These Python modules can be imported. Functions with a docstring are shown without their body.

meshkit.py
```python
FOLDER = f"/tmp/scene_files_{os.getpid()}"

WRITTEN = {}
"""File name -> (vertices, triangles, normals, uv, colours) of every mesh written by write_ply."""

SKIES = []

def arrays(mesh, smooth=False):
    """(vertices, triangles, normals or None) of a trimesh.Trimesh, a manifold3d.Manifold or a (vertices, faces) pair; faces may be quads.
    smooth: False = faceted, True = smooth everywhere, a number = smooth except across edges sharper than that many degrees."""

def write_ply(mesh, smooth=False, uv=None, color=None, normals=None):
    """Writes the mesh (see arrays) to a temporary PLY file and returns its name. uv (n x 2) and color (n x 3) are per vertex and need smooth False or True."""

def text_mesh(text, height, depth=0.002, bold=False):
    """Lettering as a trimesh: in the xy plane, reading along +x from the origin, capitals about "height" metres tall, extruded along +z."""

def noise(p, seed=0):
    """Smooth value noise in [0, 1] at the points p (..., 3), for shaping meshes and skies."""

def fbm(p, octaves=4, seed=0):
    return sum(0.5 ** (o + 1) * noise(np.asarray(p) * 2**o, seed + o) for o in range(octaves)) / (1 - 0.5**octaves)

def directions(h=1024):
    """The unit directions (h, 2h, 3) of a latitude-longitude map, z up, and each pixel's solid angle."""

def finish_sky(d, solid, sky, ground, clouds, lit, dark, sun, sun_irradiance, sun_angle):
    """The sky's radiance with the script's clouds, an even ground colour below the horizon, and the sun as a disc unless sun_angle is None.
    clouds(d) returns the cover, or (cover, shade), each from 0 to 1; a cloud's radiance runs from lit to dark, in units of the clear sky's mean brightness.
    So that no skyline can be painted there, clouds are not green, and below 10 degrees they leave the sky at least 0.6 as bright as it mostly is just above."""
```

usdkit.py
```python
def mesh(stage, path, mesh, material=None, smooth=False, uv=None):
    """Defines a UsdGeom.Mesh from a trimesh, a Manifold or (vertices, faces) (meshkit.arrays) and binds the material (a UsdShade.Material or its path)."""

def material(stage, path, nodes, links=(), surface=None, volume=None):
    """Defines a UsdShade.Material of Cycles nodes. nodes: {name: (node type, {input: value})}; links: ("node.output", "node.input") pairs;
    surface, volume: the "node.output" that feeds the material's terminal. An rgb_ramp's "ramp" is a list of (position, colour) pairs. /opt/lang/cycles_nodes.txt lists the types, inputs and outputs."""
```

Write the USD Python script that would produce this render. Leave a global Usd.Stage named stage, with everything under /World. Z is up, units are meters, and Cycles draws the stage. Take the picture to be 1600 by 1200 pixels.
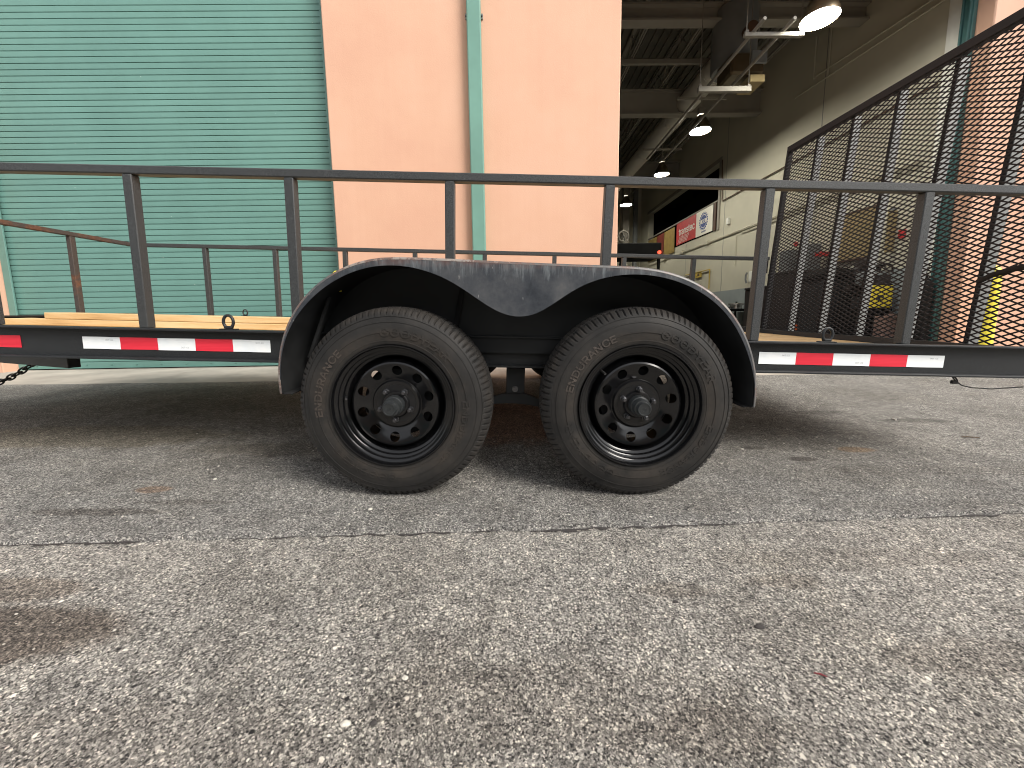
import math, random
import numpy as np, trimesh, usdkit, meshkit
import manifold3d as m3
from shapely.geometry import Polygon, Point
from shapely import affinity
from pxr import Usd, UsdGeom, UsdLux, UsdShade, Sdf, Gf

# ------------------------------------------------------------------ stage, camera, sky, sun
stage = Usd.Stage.CreateInMemory()
UsdGeom.SetStageUpAxis(stage, UsdGeom.Tokens.z)
UsdGeom.SetStageMetersPerUnit(stage, 1.0)
UsdGeom.Xform.Define(stage, '/World')
stage.SetDefaultPrim(stage.GetPrimAtPath('/World'))
UsdGeom.Scope.Define(stage, '/World/Looks')
H = 0.66                                     # height of the lens above the tarmac


def rotmat(pitch, roll, yaw):
    cp, sp = math.cos(pitch), math.sin(pitch)
    cy, sy = math.cos(yaw), math.sin(yaw)
    cr, sr = math.cos(roll), math.sin(roll)
    return (np.array([[cr, 0, sr], [0, 1, 0], [-sr, 0, cr]]) @ np.array([[1, 0, 0], [0, cp, -sp], [0, sp, cp]])
            @ np.array([[cy, sy, 0], [-sy, cy, 0], [0, 0, 1]]))


RB = rotmat(0.1226, -0.0151, -0.0111)        # lens against the building
RT = rotmat(0.1418, 0.0215, -0.0037)         # lens against the trailer, which stands nose-up on the sloping drive
T = RB.T @ RT


def gmat(R, t):
    m = np.eye(4)
    m[:3, :3] = R
    m[:3, 3] = t
    return Gf.Matrix4d(*[float(x) for x in m.T.ravel()])


cam = UsdGeom.Camera.Define(stage, '/World/camera')
cam.AddTransformOp().Set(gmat(np.stack([RB.T @ [1, 0, 0], RB.T @ [0, 0, 1], -(RB.T @ [0, 1.0, 0])], 1), [0, 0, H]))
cam.CreateFocalLengthAttr(13.5)
cam.CreateHorizontalApertureAttr(36.0)
cam.CreateVerticalApertureAttr(27.0)
cam.CreateVerticalApertureOffsetAttr(-29 / 1600 * 36.0)
cam.CreateClippingRangeAttr(Gf.Vec2f(0.02, 500))
cam.CreateExposureAttr(1.38)

SUN = np.array([0.85, -0.72, 0.90])
SUN /= np.linalg.norm(SUN)
usdkit.material(stage, '/World/Looks/sky_look', {
    's': ('sky_texture', {'sky_type': 'single_scattering', 'sun_disc': False, 'sun_elevation': math.asin(SUN[2]),
                          'sun_rotation': math.atan2(SUN[0], SUN[1])}),
    'h': ('hsv', {'saturation': 0.16, 'value': 1.0, 'fac': 1.0}),
    'tc': ('texture_coordinate', {}),
    'n': ('noise_texture', {'scale': 2.2, 'detail': 5.0}),
    'r': ('rgb_ramp', {'ramp': [(0.35, (0.85, 0.85, 0.86)), (0.65, (1.15, 1.13, 1.10))]}),
    'x': ('mix_color', {'blend_type': 'multiply', 'fac': 1.0, 'use_clamp': False}),
    'b': ('background_shader', {'strength': 0.105})},
    [('s.color', 'h.color'), ('tc.generated', 'n.vector'), ('n.fac', 'r.fac'), ('h.color', 'x.a'), ('r.color', 'x.b'), ('x.result', 'b.color')],
    surface='b.background')
sky = UsdLux.DomeLight.Define(stage, '/World/sky')
UsdShade.MaterialBindingAPI.Apply(sky.GetPrim()).Bind(UsdShade.Material.Get(stage, '/World/Looks/sky_look'))
sky.GetPrim().SetCustomDataByKey('kind', 'structure')
sun = UsdLux.DistantLight.Define(stage, '/World/sun')
sun.CreateIntensityAttr(0.40)
sun.CreateAngleAttr(26.0)
sun.CreateColorAttr(Gf.Vec3f(1.0, 0.94, 0.86))
UsdLux.LightAPI(sun.GetPrim()).CreateNormalizeAttr(True)
zax = SUN
xax = np.cross([0, 0, 1.0], zax)
xax /= np.linalg.norm(xax)
sun.AddTransformOp().Set(gmat(np.stack([xax, np.cross(zax, xax), zax], 1), [0, 0, 30]))

# ------------------------------------------------------------------ naming
rng = random.Random(7)
nrg = np.random.default_rng(7)
TAKEN = {}


def path(parent, name):
    base = parent + '/' + name
    k = TAKEN.get(base, -1) + 1
    TAKEN[base] = k
    return base if k == 0 else f'{base}_{k:03d}'


def ppath(p):
    return '/World' if p is None else str(p.GetPath())


def tag(prim, label=None, category=None, group=None, kind=None):
    for k, v in (('label', label), ('category', category), ('group', group), ('kind', kind)):
        if v:
            prim.SetCustomDataByKey(k, v)
    return prim


def thing(name, label=None, category=None, loc=None, R=None, group=None, kind=None, parent=None):
    x = UsdGeom.Xform.Define(stage, path(ppath(parent), name))
    if loc is not None or R is not None:
        x.AddTransformOp().Set(gmat(np.eye(3) if R is None else R, [0, 0, 0] if loc is None else loc))
    return tag(x.GetPrim(), label, category, group, kind)


def obj(name, mesh, mat, parent=None, smooth=False, label=None, category=None, group=None, kind=None):
    m = usdkit.mesh(stage, path(ppath(parent), name), mesh, MAT[mat], smooth=smooth)
    return tag(m.GetPrim(), label, category, group, kind)


# ------------------------------------------------------------------ shapes
def cat(*ms):
    return trimesh.util.concatenate([m for m in ms if m is not None])


def rotz(a):
    c, s = math.cos(a), math.sin(a)
    return np.array([[c, -s, 0], [s, c, 0], [0, 0, 1.0]])


def xf(m, R=None, t=None):
    m = m.copy()
    v = np.asarray(m.vertices)
    if R is not None:
        v = v @ np.asarray(R).T
    if t is not None:
        v = v + np.asarray(t)
    m.vertices = v
    return m


_CH = {}


def box(lo, hi, r=0.0):
    """Box between two corners; r chamfers its edges."""
    lo, hi = np.minimum(lo, hi), np.maximum(lo, hi)
    if r <= 0:
        m = trimesh.creation.box(extents=hi - lo)
        m.apply_translation((lo + hi) / 2)
        return m
    s = (hi - lo) / 2
    r = min(r, 0.45 * 2 * s.min())
    pts = []
    for sx in (-1, 1):
        for sy in (-1, 1):
            for sz in (-1, 1):
                for k in range(3):
                    p = s - r
                    p = p.copy()
                    p[k] = s[k]
                    pts.append(p * [sx, sy, sz])
    pts = np.array(pts)
    if 'f' not in _CH:
        h = trimesh.convex.convex_hull(np.array([[a * (1 if k == 0 else .8), b * (1 if k == 1 else .8), c * (1 if k == 2 else .8)]
                                                 for a in (-1, 1) for b in (-1, 1) for c in (-1, 1) for k in range(3)]))
        ref = np.array([[a * (1 if k == 0 else .8), b * (1 if k == 1 else .8), c * (1 if k == 2 else .8)]
                        for a in (-1, 1) for b in (-1, 1) for c in (-1, 1) for k in range(3)])
        idx = [int(np.argmin(((ref - v) ** 2).sum(1))) for v in h.vertices]
        _CH['f'] = np.array(idx)[h.faces]
    return trimesh.Trimesh(pts + (lo + hi) / 2, _CH['f'], process=False)


def bar(p0, p1, w, h, up=(0, 0, 1), r=0.002):
    """Square bar from p0 to p1, w wide across 'up', h along it."""
    p0, p1 = np.array(p0, float), np.array(p1, float)
    d = p1 - p0
    L = np.linalg.norm(d)
    d /= L
    u = np.array(up, float)
    u -= d * (u @ d)
    u /= np.linalg.norm(u)
    s = np.cross(u, d)
    return xf(box([-L / 2, -w / 2, -h / 2], [L / 2, w / 2, h / 2], r), np.stack([d, s, u], 1), (p0 + p1) / 2)


def tube(pts, r, n=8, closed=False):
    p = np.array(pts, float)
    k = len(p)
    t = (np.roll(p, -1, 0) - np.roll(p, 1, 0)) if closed else np.gradient(p, axis=0)
    t /= np.linalg.norm(t, axis=1, keepdims=True) + 1e-12
    a = np.cross(t[0], [0, 0, 1.0] if abs(t[0][2]) < 0.9 else [1.0, 0, 0])
    A = []
    for i in range(k):
        a = a - t[i] * (a @ t[i])
        a /= np.linalg.norm(a)
        A.append(a)
    A = np.array(A)
    B = np.cross(t, A)
    ang = np.arange(n) * 2 * np.pi / n
    rr = np.broadcast_to(r, (k,))
    v = (p[:, None] + rr[:, None, None] * (np.cos(ang)[None, :, None] * A[:, None] + np.sin(ang)[None, :, None] * B[:, None])).reshape(-1, 3)
    f = []
    for i in range(k if closed else k - 1):
        i2 = (i + 1) % k
        for j in range(n):
            j2 = (j + 1) % n
            f += [[i * n + j, i * n + j2, i2 * n + j2], [i * n + j, i2 * n + j2, i2 * n + j]]
    if not closed:
        v = np.vstack([v, p[:1], p[-1:]])
        for j in range(n):
            f += [[len(v) - 2, (j + 1) % n, j], [len(v) - 1, (k - 1) * n + j, (k - 1) * n + (j + 1) % n]]
    return trimesh.Trimesh(v, f, process=False)


def cyl(p0, p1, r, n=16, r1=None):
    return tube([p0, p1], [r, r if r1 is None else r1], n)


def lathe(prof, n=64, closed=True):
    """Profile of (r, z) turned about z."""
    prof = np.array(prof, float)
    k = len(prof)
    ang = np.arange(n) * 2 * np.pi / n
    v = np.stack([prof[:, None, 0] * np.cos(ang), prof[:, None, 0] * np.sin(ang), np.broadcast_to(prof[:, None, 1], (k, n))], -1).reshape(-1, 3)
    f = []
    for i in range(k - 1):
        for j in range(n):
            j2 = (j + 1) % n
            f += [[i * n + j, i * n + j2, (i + 1) * n + j2], [i * n + j, (i + 1) * n + j2, (i + 1) * n + j]]
    m = trimesh.Trimesh(v, f, process=False)
    return m


def man(m):
    q = m.to_mesh()
    return trimesh.Trimesh(np.array(q.vert_properties[:, :3]), np.array(q.tri_verts), process=False)


def prism(poly, y0, y1):
    """Polygon in the xz plane, thick from y0 to y1."""
    m = trimesh.creation.extrude_polygon(Polygon(poly) if not isinstance(poly, Polygon) else poly, abs(y1 - y0), engine='earcut')
    v = np.asarray(m.vertices)
    m.vertices = np.stack([v[:, 0], max(y0, y1) - v[:, 2], v[:, 1]], 1)
    return m


def sheet(xs, ys, zf):
    X, Y = np.meshgrid(xs, ys, indexing='ij')
    v = np.stack([X, Y, zf(X, Y)], -1).reshape(-1, 3)
    nx, ny = len(xs), len(ys)
    i, j = np.meshgrid(np.arange(nx - 1), np.arange(ny - 1), indexing='ij')
    q = np.stack([i * ny + j, (i + 1) * ny + j, (i + 1) * ny + j + 1, i * ny + j + 1], -1).reshape(-1, 4)
    return trimesh.Trimesh(v, np.vstack([q[:, [0, 1, 2]], q[:, [0, 2, 3]]]), process=False)


# ------------------------------------------------------------------ materials
MAT = {}


def mat(name, nodes, links, surface='p.BSDF'):
    MAT[name] = usdkit.material(stage, '/World/Looks/' + name, nodes, links, surface=surface)


def plain(name, col, rough=0.6, metal=0.0, var=0.12, scale=6.0, bump=0.0, bscale=60.0, coat=0.0, spec=0.5, space='position'):
    """One colour with slight mottling and optional fine relief."""
    c = np.array(col, float)
    nodes = {'g': ('geometry', {}), 'n': ('noise_texture', {'scale': scale, 'detail': 5.0, 'roughness': 0.6}),
             'r': ('rgb_ramp', {'ramp': [(0.3, tuple(c * (1 - var))), (0.7, tuple(np.minimum(c * (1 + var), 0.95)))]}),
             'p': ('principled_bsdf', {'roughness': rough, 'metallic': metal, 'coat_weight': coat, 'specular_ior_level': spec})}
    links = [('g.position', 'n.vector'), ('n.fac', 'r.fac'), ('r.color', 'p.base_color')]
    if bump > 0:
        nodes['bn'] = ('noise_texture', {'scale': bscale, 'detail': 3.0})
        nodes['b'] = ('bump', {'strength': bump, 'distance': 0.002})
        links += [('g.position', 'bn.vector'), ('bn.fac', 'b.height'), ('b.normal', 'p.normal')]
    mat(name, nodes, links)


def emit(name, col, s):
    mat(name, {'e': ('emission', {'color': col, 'strength': s})}, [], surface='e.emission')


def blob(nodes, links, tagn, x, y, rx, ry, noise, amp=0.5):
    """A 0..1 mask of a stain with a torn outline about (x, y) in metres."""
    nodes[tagn + 'm'] = ('mapping', {'location': (-x / rx, -y / ry, 0), 'scale': (1 / rx, 1 / ry, 0.0)})
    nodes[tagn + 'l'] = ('vector_math', {'math_type': 'length'})
    nodes[tagn + 'a'] = ('math', {'math_type': 'multiply_add', 'value2': amp})
    nodes[tagn + 'r'] = ('map_range', {'range_type': 'smoothstep', 'from_min': 0.75 + amp / 2, 'from_max': 1.15 + amp / 2, 'to_min': 1.0, 'to_max': 0.0, 'clamp': True})
    links += [('g.position', tagn + 'm.vector'), (tagn + 'm.vector', tagn + 'l.vector1'), (noise, tagn + 'a.value1'),
              (tagn + 'l.value', tagn + 'a.value3'), (tagn + 'a.value', tagn + 'r.value')]
    return tagn + 'r.result'


def asphalt(name, base, light, dark, sc, stains, mid=0.30, big=0.06):
    """Worn tarmac: fine grit in dark binder with paler stones of two sizes, mottled, with stains."""
    base, light, dark = (np.array(c, float) for c in (base, light, dark))
    nodes = {'g': ('geometry', {}),
             'wn': ('noise_texture', {'scale': sc * 0.9, 'detail': 2.0}), 'wm': ('vector_math', {'math_type': 'multiply_add', 'vector2': (0.006, 0.006, 0.006)}),
             'v': ('voronoi_texture', {'scale': sc, 'feature': 'f1'}), 'sp': ('separate_color', {}),
             'r': ('rgb_ramp', {'ramp': [(0.0, tuple(dark)), (0.22, tuple(base * 0.45)), (0.45, tuple(base * 0.88)), (0.7, tuple(base * 1.3)), (0.86, tuple(base * 1.9)), (1.0, tuple(light))]}),
             'fn': ('noise_texture', {'scale': sc * 2.2, 'detail': 3.0, 'roughness': 0.7}), 'fr': ('rgb_ramp', {'ramp': [(0.32, (0.35, 0.35, 0.35)), (0.5, (1, 1, 1)), (0.68, (1.5, 1.49, 1.46))]}),
             'm1': ('mix_color', {'blend_type': 'multiply', 'fac': 1.0, 'use_clamp': False})}
    links = [('g.position', 'wn.vector'), ('wn.color', 'wm.vector1'), ('g.position', 'wm.vector3'), ('wm.vector', 'v.vector'), ('v.color', 'sp.color'), ('sp.r', 'r.fac'),
             ('g.position', 'fn.vector'), ('fn.fac', 'fr.fac'), ('r.color', 'm1.a'), ('fr.color', 'm1.b')]
    cur = 'm1.result'
    for k, (fs, share, rad) in enumerate(((0.46, mid, 0.40), (0.22, big, 0.36))):
        nodes.update({f'vb{k}': ('voronoi_texture', {'scale': sc * fs, 'feature': 'f1'}), f'sb{k}': ('separate_color', {}),
                      f'se{k}': ('math', {'math_type': 'greater_than', 'value2': 1 - share}), f'di{k}': ('map_range', {'from_min': rad - 0.08, 'from_max': rad + 0.03, 'to_min': 1.0, 'to_max': 0.0, 'clamp': True}),
                      f'mu{k}': ('math', {'math_type': 'multiply'}),
                      f'br{k}': ('rgb_ramp', {'ramp': [(0.0, tuple(dark * 0.9)), (0.14, tuple(dark * 1.4)), (0.2, tuple(base * 1.2)), (0.6, tuple(light * 0.75)), (1.0, tuple(light * 1.1))]}),
                      f'mb{k}': ('mix_color', {})})
        links += [('wm.vector', f'vb{k}.vector'), (f'vb{k}.color', f'sb{k}.color'), (f'sb{k}.r', f'se{k}.value1'), (f'vb{k}.distance', f'di{k}.value'), (f'se{k}.value', f'mu{k}.value1'),
                  (f'di{k}.result', f'mu{k}.value2'), (f'sb{k}.g', f'br{k}.fac'), (cur, f'mb{k}.a'), (f'br{k}.color', f'mb{k}.b'), (f'mu{k}.value', f'mb{k}.fac')]
        cur = f'mb{k}.result'
    for k, (fs, lo, hi) in enumerate(((0.8, (0.74, 0.72, 0.69), (1.2, 1.2, 1.2)), (4.5, (0.82, 0.81, 0.80), (1.16, 1.15, 1.13)), (26.0, (0.72, 0.72, 0.72), (1.25, 1.24, 1.22)))):
        nodes.update({f'n{k}': ('noise_texture', {'scale': fs, 'detail': 7.0, 'roughness': 0.66}), f'nr{k}': ('rgb_ramp', {'ramp': [(0.32, lo), (0.5, (1, 1, 1)), (0.68, hi)]}),
                      f'mn{k}': ('mix_color', {'blend_type': 'multiply', 'fac': 1.0, 'use_clamp': False})})
        links += [('g.position', f'n{k}.vector'), (f'n{k}.fac', f'nr{k}.fac'), (cur, f'mn{k}.a'), (f'nr{k}.color', f'mn{k}.b')]
        cur = f'mn{k}.result'
    nodes.update({'sn': ('noise_texture', {'scale': 9.0, 'detail': 6.0, 'roughness': 0.75}), 'hb': ('math', {'math_type': 'multiply_add', 'value2': 0.6}),
                  'b': ('bump', {'strength': 0.9, 'distance': 0.003}), 'p': ('principled_bsdf', {'roughness': 0.85, 'specular_ior_level': 0.3})})
    links += [('g.position', 'sn.vector'), ('mu0.value', 'hb.value1'), ('fn.fac', 'hb.value3'), ('hb.value', 'b.height'), ('b.normal', 'p.normal')]
    for i, (x, y, rx, ry, col, amt, amp) in enumerate(stains):
        msk = blob(nodes, links, f's{i}', x, y, rx, ry, 'sn.fac', amp)
        nodes[f't{i}'] = ('mix_color', {'blend_type': 'multiply', 'b': col})
        nodes[f'u{i}'] = ('math', {'math_type': 'multiply', 'value2': amt})
        links += [(msk, f'u{i}.value1'), (f'u{i}.value', f't{i}.fac'), (cur, f't{i}.a')]
        cur = f't{i}.result'
    links.append((cur, 'p.base_color'))
    mat(name, nodes, links)


OIL = (0.35, 0.30, 0.27)
asphalt('worn_asphalt', (0.228, 0.216, 0.198), (0.76, 0.72, 0.64), (0.022, 0.021, 0.021), 330.0,
        [(-1.15, 0.78, 0.30, 0.09, OIL, 0.85, 0.9), (-1.30, 0.92, 0.22, 0.05, (0.5, 0.42, 0.36), 0.6, 0.9), (0.10, 0.62, 0.4, 0.08, (0.84, 0.82, 0.80), 0.6, 1.3),
         (0.98, 0.70, 0.25, 0.05, (0.66, 0.63, 0.61), 0.6, 1.4), (0.72, 0.93, 0.10, 0.03, (0.62, 0.58, 0.55), 0.6, 1.4), (1.0, 1.02, 0.4, 0.05, (0.76, 0.74, 0.72), 0.6, 1.4), (0.42, 0.90, 0.10, 0.03, (0.6, 0.56, 0.53), 0.6, 1.2),
         (-0.6, 0.55, 0.3, 0.08, (0.84, 0.81, 0.79), 0.5, 1.4), (0.35, 0.57, 0.12, 0.05, (0.55, 0.52, 0.50), 0.6, 1.2)])
asphalt('dark_asphalt', (0.172, 0.167, 0.158), (0.62, 0.60, 0.55), (0.020, 0.020, 0.020), 320.0,
        [(-1.45, 1.285, 0.26, 0.026, (0.50, 0.47, 0.45), 0.75, 1.2), (-1.20, 1.35, 0.18, 0.02, (0.55, 0.52, 0.50), 0.6, 1.2), (-1.40, 1.455, 0.075, 0.03, (1.0, 0.74, 0.58), 0.8, 1.0), (-2.4, 2.1, 0.9, 0.2, (0.82, 0.75, 0.62), 0.7, 1.2),
         (-0.05, 2.45, 0.7, 0.5, (0.95, 0.60, 0.46), 0.8, 0.9), (-0.8, 1.75, 0.15, 0.03, (0.45, 0.43, 0.42), 0.7, 1.0), (1.39, 1.73, 0.075, 0.03, (0.42, 0.40, 0.39), 0.85, 0.5),
         (1.25, 1.88, 0.06, 0.022, (0.45, 0.43, 0.41), 0.75, 0.7), (2.6, 2.35, 0.25, 0.05, (0.4, 0.4, 0.4), 0.7, 0.9), (2.1, 2.55, 0.2, 0.05, (0.5, 0.5, 0.5), 0.6, 0.9),
         (1.75, 1.85, 0.10, 0.04, (1.1, 0.72, 0.42), 0.6, 0.9), (0.6, 1.35, 0.4, 0.1, (0.78, 0.76, 0.74), 0.6, 1.1), (1.5, 1.30, 0.35, 0.04, (0.75, 0.73, 0.71), 0.4, 1.3), (-0.95, 1.9, 0.7, 0.10, (0.7, 0.66, 0.6), 0.6, 1.3), (1.9, 1.6, 0.5, 0.06, (0.8, 0.78, 0.76), 0.5, 1.3)], mid=0.2, big=0.04)
plain('yard_wall', (0.20, 0.16, 0.13), 0.8)
plain('pebble_pale', (0.60, 0.57, 0.50), 0.8, var=0.25, scale=200)
plain('pebble_dark', (0.045, 0.04, 0.038), 0.85, var=0.3, scale=200, bump=0.6, bscale=300)
plain('apron_concrete', (0.40, 0.36, 0.31), 0.85, var=0.22, scale=3.0, bump=0.25, bscale=90)
plain('shop_concrete', (0.10, 0.098, 0.092), 0.45, var=0.15, scale=1.5)
# painted stucco
mat('pink_stucco', {'g': ('geometry', {}), 'n': ('noise_texture', {'scale': 0.9, 'detail': 6.0, 'roughness': 0.62}),
                    'r': ('rgb_ramp', {'ramp': [(0.3, (0.59, 0.347, 0.246)), (0.55, (0.621, 0.381, 0.269)), (0.75, (0.636, 0.4, 0.291))]}),
                    's': ('mapping', {'scale': (3.0, 3.0, 0.12)}), 'ns': ('noise_texture', {'scale': 1.0, 'detail': 5.0, 'roughness': 0.7}),
                    'rs': ('rgb_ramp', {'ramp': [(0.3, (0.97, 0.955, 0.945)), (0.6, (1, 1, 1))]}),
                    'mx': ('mix_color', {'blend_type': 'multiply', 'fac': 1.0}),
                    'bn': ('noise_texture', {'scale': 95.0, 'detail': 4.0}), 'b': ('bump', {'strength': 0.35, 'distance': 0.004}),
                    'p': ('principled_bsdf', {'roughness': 0.75, 'specular_ior_level': 0.3})},
    [('g.position', 'n.vector'), ('n.fac', 'r.fac'), ('g.position', 's.vector'), ('s.vector', 'ns.vector'), ('ns.fac', 'rs.fac'), ('r.color', 'mx.a'), ('rs.color', 'mx.b'),
     ('mx.result', 'p.base_color'), ('g.position', 'bn.vector'), ('bn.fac', 'b.height'), ('b.normal', 'p.normal')])
TEAL = (0.124, 0.252, 0.218)
mat('door_teal', {'g': ('geometry', {}), 'oi': ('object_info', {}), 'n': ('noise_texture', {'scale': 1.6, 'detail': 6.0, 'roughness': 0.65}),
                  'r': ('rgb_ramp', {'ramp': [(0.3, tuple(np.array(TEAL) * 0.92)), (0.7, tuple(np.array(TEAL) * 1.07))]}),
                  'or': ('rgb_ramp', {'ramp': [(0.0, (0.95, 0.96, 0.96)), (1.0, (1.03, 1.03, 1.03))]}), 'mx': ('mix_color', {'blend_type': 'multiply', 'fac': 1.0, 'use_clamp': False}),
                  'sm': ('mapping', {'scale': (26.0, 1.0, 60.0)}), 'sn': ('noise_texture', {'scale': 1.0, 'detail': 3.0}),
                  'sr': ('rgb_ramp', {'ramp': [(0.745, (0, 0, 0)), (0.77, (1, 1, 1))]}), 'm2': ('mix_color', {'b': (0.62, 0.70, 0.66)}),
                  'p': ('principled_bsdf', {'roughness': 0.48, 'specular_ior_level': 0.4})},
    [('g.position', 'n.vector'), ('n.fac', 'r.fac'), ('oi.random', 'or.fac'), ('r.color', 'mx.a'), ('or.color', 'mx.b'), ('g.position', 'sm.vector'), ('sm.vector', 'sn.vector'),
     ('sn.fac', 'sr.fac'), ('mx.result', 'm2.a'), ('sr.color', 'm2.fac'), ('m2.result', 'p.base_color')])
plain('guide_teal', np.array(TEAL) * 0.9, 0.5, var=0.10, scale=3)
plain('spout_teal', (0.125, 0.265, 0.215), 0.5, var=0.10, scale=2.0)
plain('dark_teal', (0.05, 0.13, 0.125), 0.5, var=0.12, scale=4)
plain('shop_wall', (0.52, 0.495, 0.395), 0.7, var=0.07, scale=1.2, bump=0.1, bscale=60)
plain('jamb_white', (0.74, 0.74, 0.68), 0.6, var=0.04)
plain('dado_grey', (0.27, 0.30, 0.30), 0.6, var=0.10, scale=2)
plain('ceiling_paint', (0.17, 0.16, 0.13), 0.8, var=0.10, scale=2)
plain('steel_paint', (0.26, 0.24, 0.20), 0.6, var=0.10, scale=2)
plain('duct_metal', (0.60, 0.57, 0.50), 0.5, var=0.08, scale=2)
plain('strut_zinc', (0.22, 0.205, 0.175), 0.5, metal=0.2, var=0.12, scale=8)
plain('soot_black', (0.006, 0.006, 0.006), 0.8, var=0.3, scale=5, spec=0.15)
plain('cabinet_black', (0.020, 0.020, 0.021), 0.5, var=0.3, scale=5)
plain('cabinet_brown', (0.026, 0.020, 0.018), 0.6, var=0.3, scale=4)
plain('cabinet_grey', (0.17, 0.18, 0.18), 0.5, var=0.1)
plain('bin_orange', (0.80, 0.16, 0.05), 0.5, var=0.12)
plain('card_brown', (0.30, 0.235, 0.115), 0.8, var=0.14, scale=6)
plain('sign_yellow', (0.85, 0.66, 0.05), 0.5, var=0.04)
plain('post_yellow', (0.86, 0.72, 0.06), 0.45, var=0.06)
plain('plastic_red', (0.50, 0.03, 0.03), 0.4, var=0.1)
plain('banner_red', (0.50, 0.035, 0.035), 0.5, var=0.12, scale=8)
plain('trim_red', (0.17, 0.03, 0.02), 0.6, var=0.2)
plain('banner_white', (0.72, 0.69, 0.60), 0.5, var=0.04)
plain('banner_brown', (0.26, 0.18, 0.05), 0.6, var=0.2, scale=5)
plain('ink_blue', (0.03, 0.06, 0.22), 0.5, var=0.1)
plain('ink_white', (0.75, 0.72, 0.66), 0.5, var=0.05)
plain('ink_black', (0.02, 0.02, 0.02), 0.6)
plain('trim_brown', (0.075, 0.038, 0.022), 0.6, var=0.2)
plain('carton_pink', (0.22, 0.135, 0.11), 0.8, var=0.15)
plain('pan_steel', (0.65, 0.64, 0.62), 0.22, metal=0.9, var=0.1)
plain('pipe_yellow', (0.50, 0.36, 0.07), 0.5)
plain('lamp_bronze', (0.13, 0.10, 0.06), 0.35, metal=0.6, var=0.1)
emit('lamp_glow', (1.0, 0.96, 0.83), 56.0)
emit('pilot_red', (1.0, 0.10, 0.05), 0.9)


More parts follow.
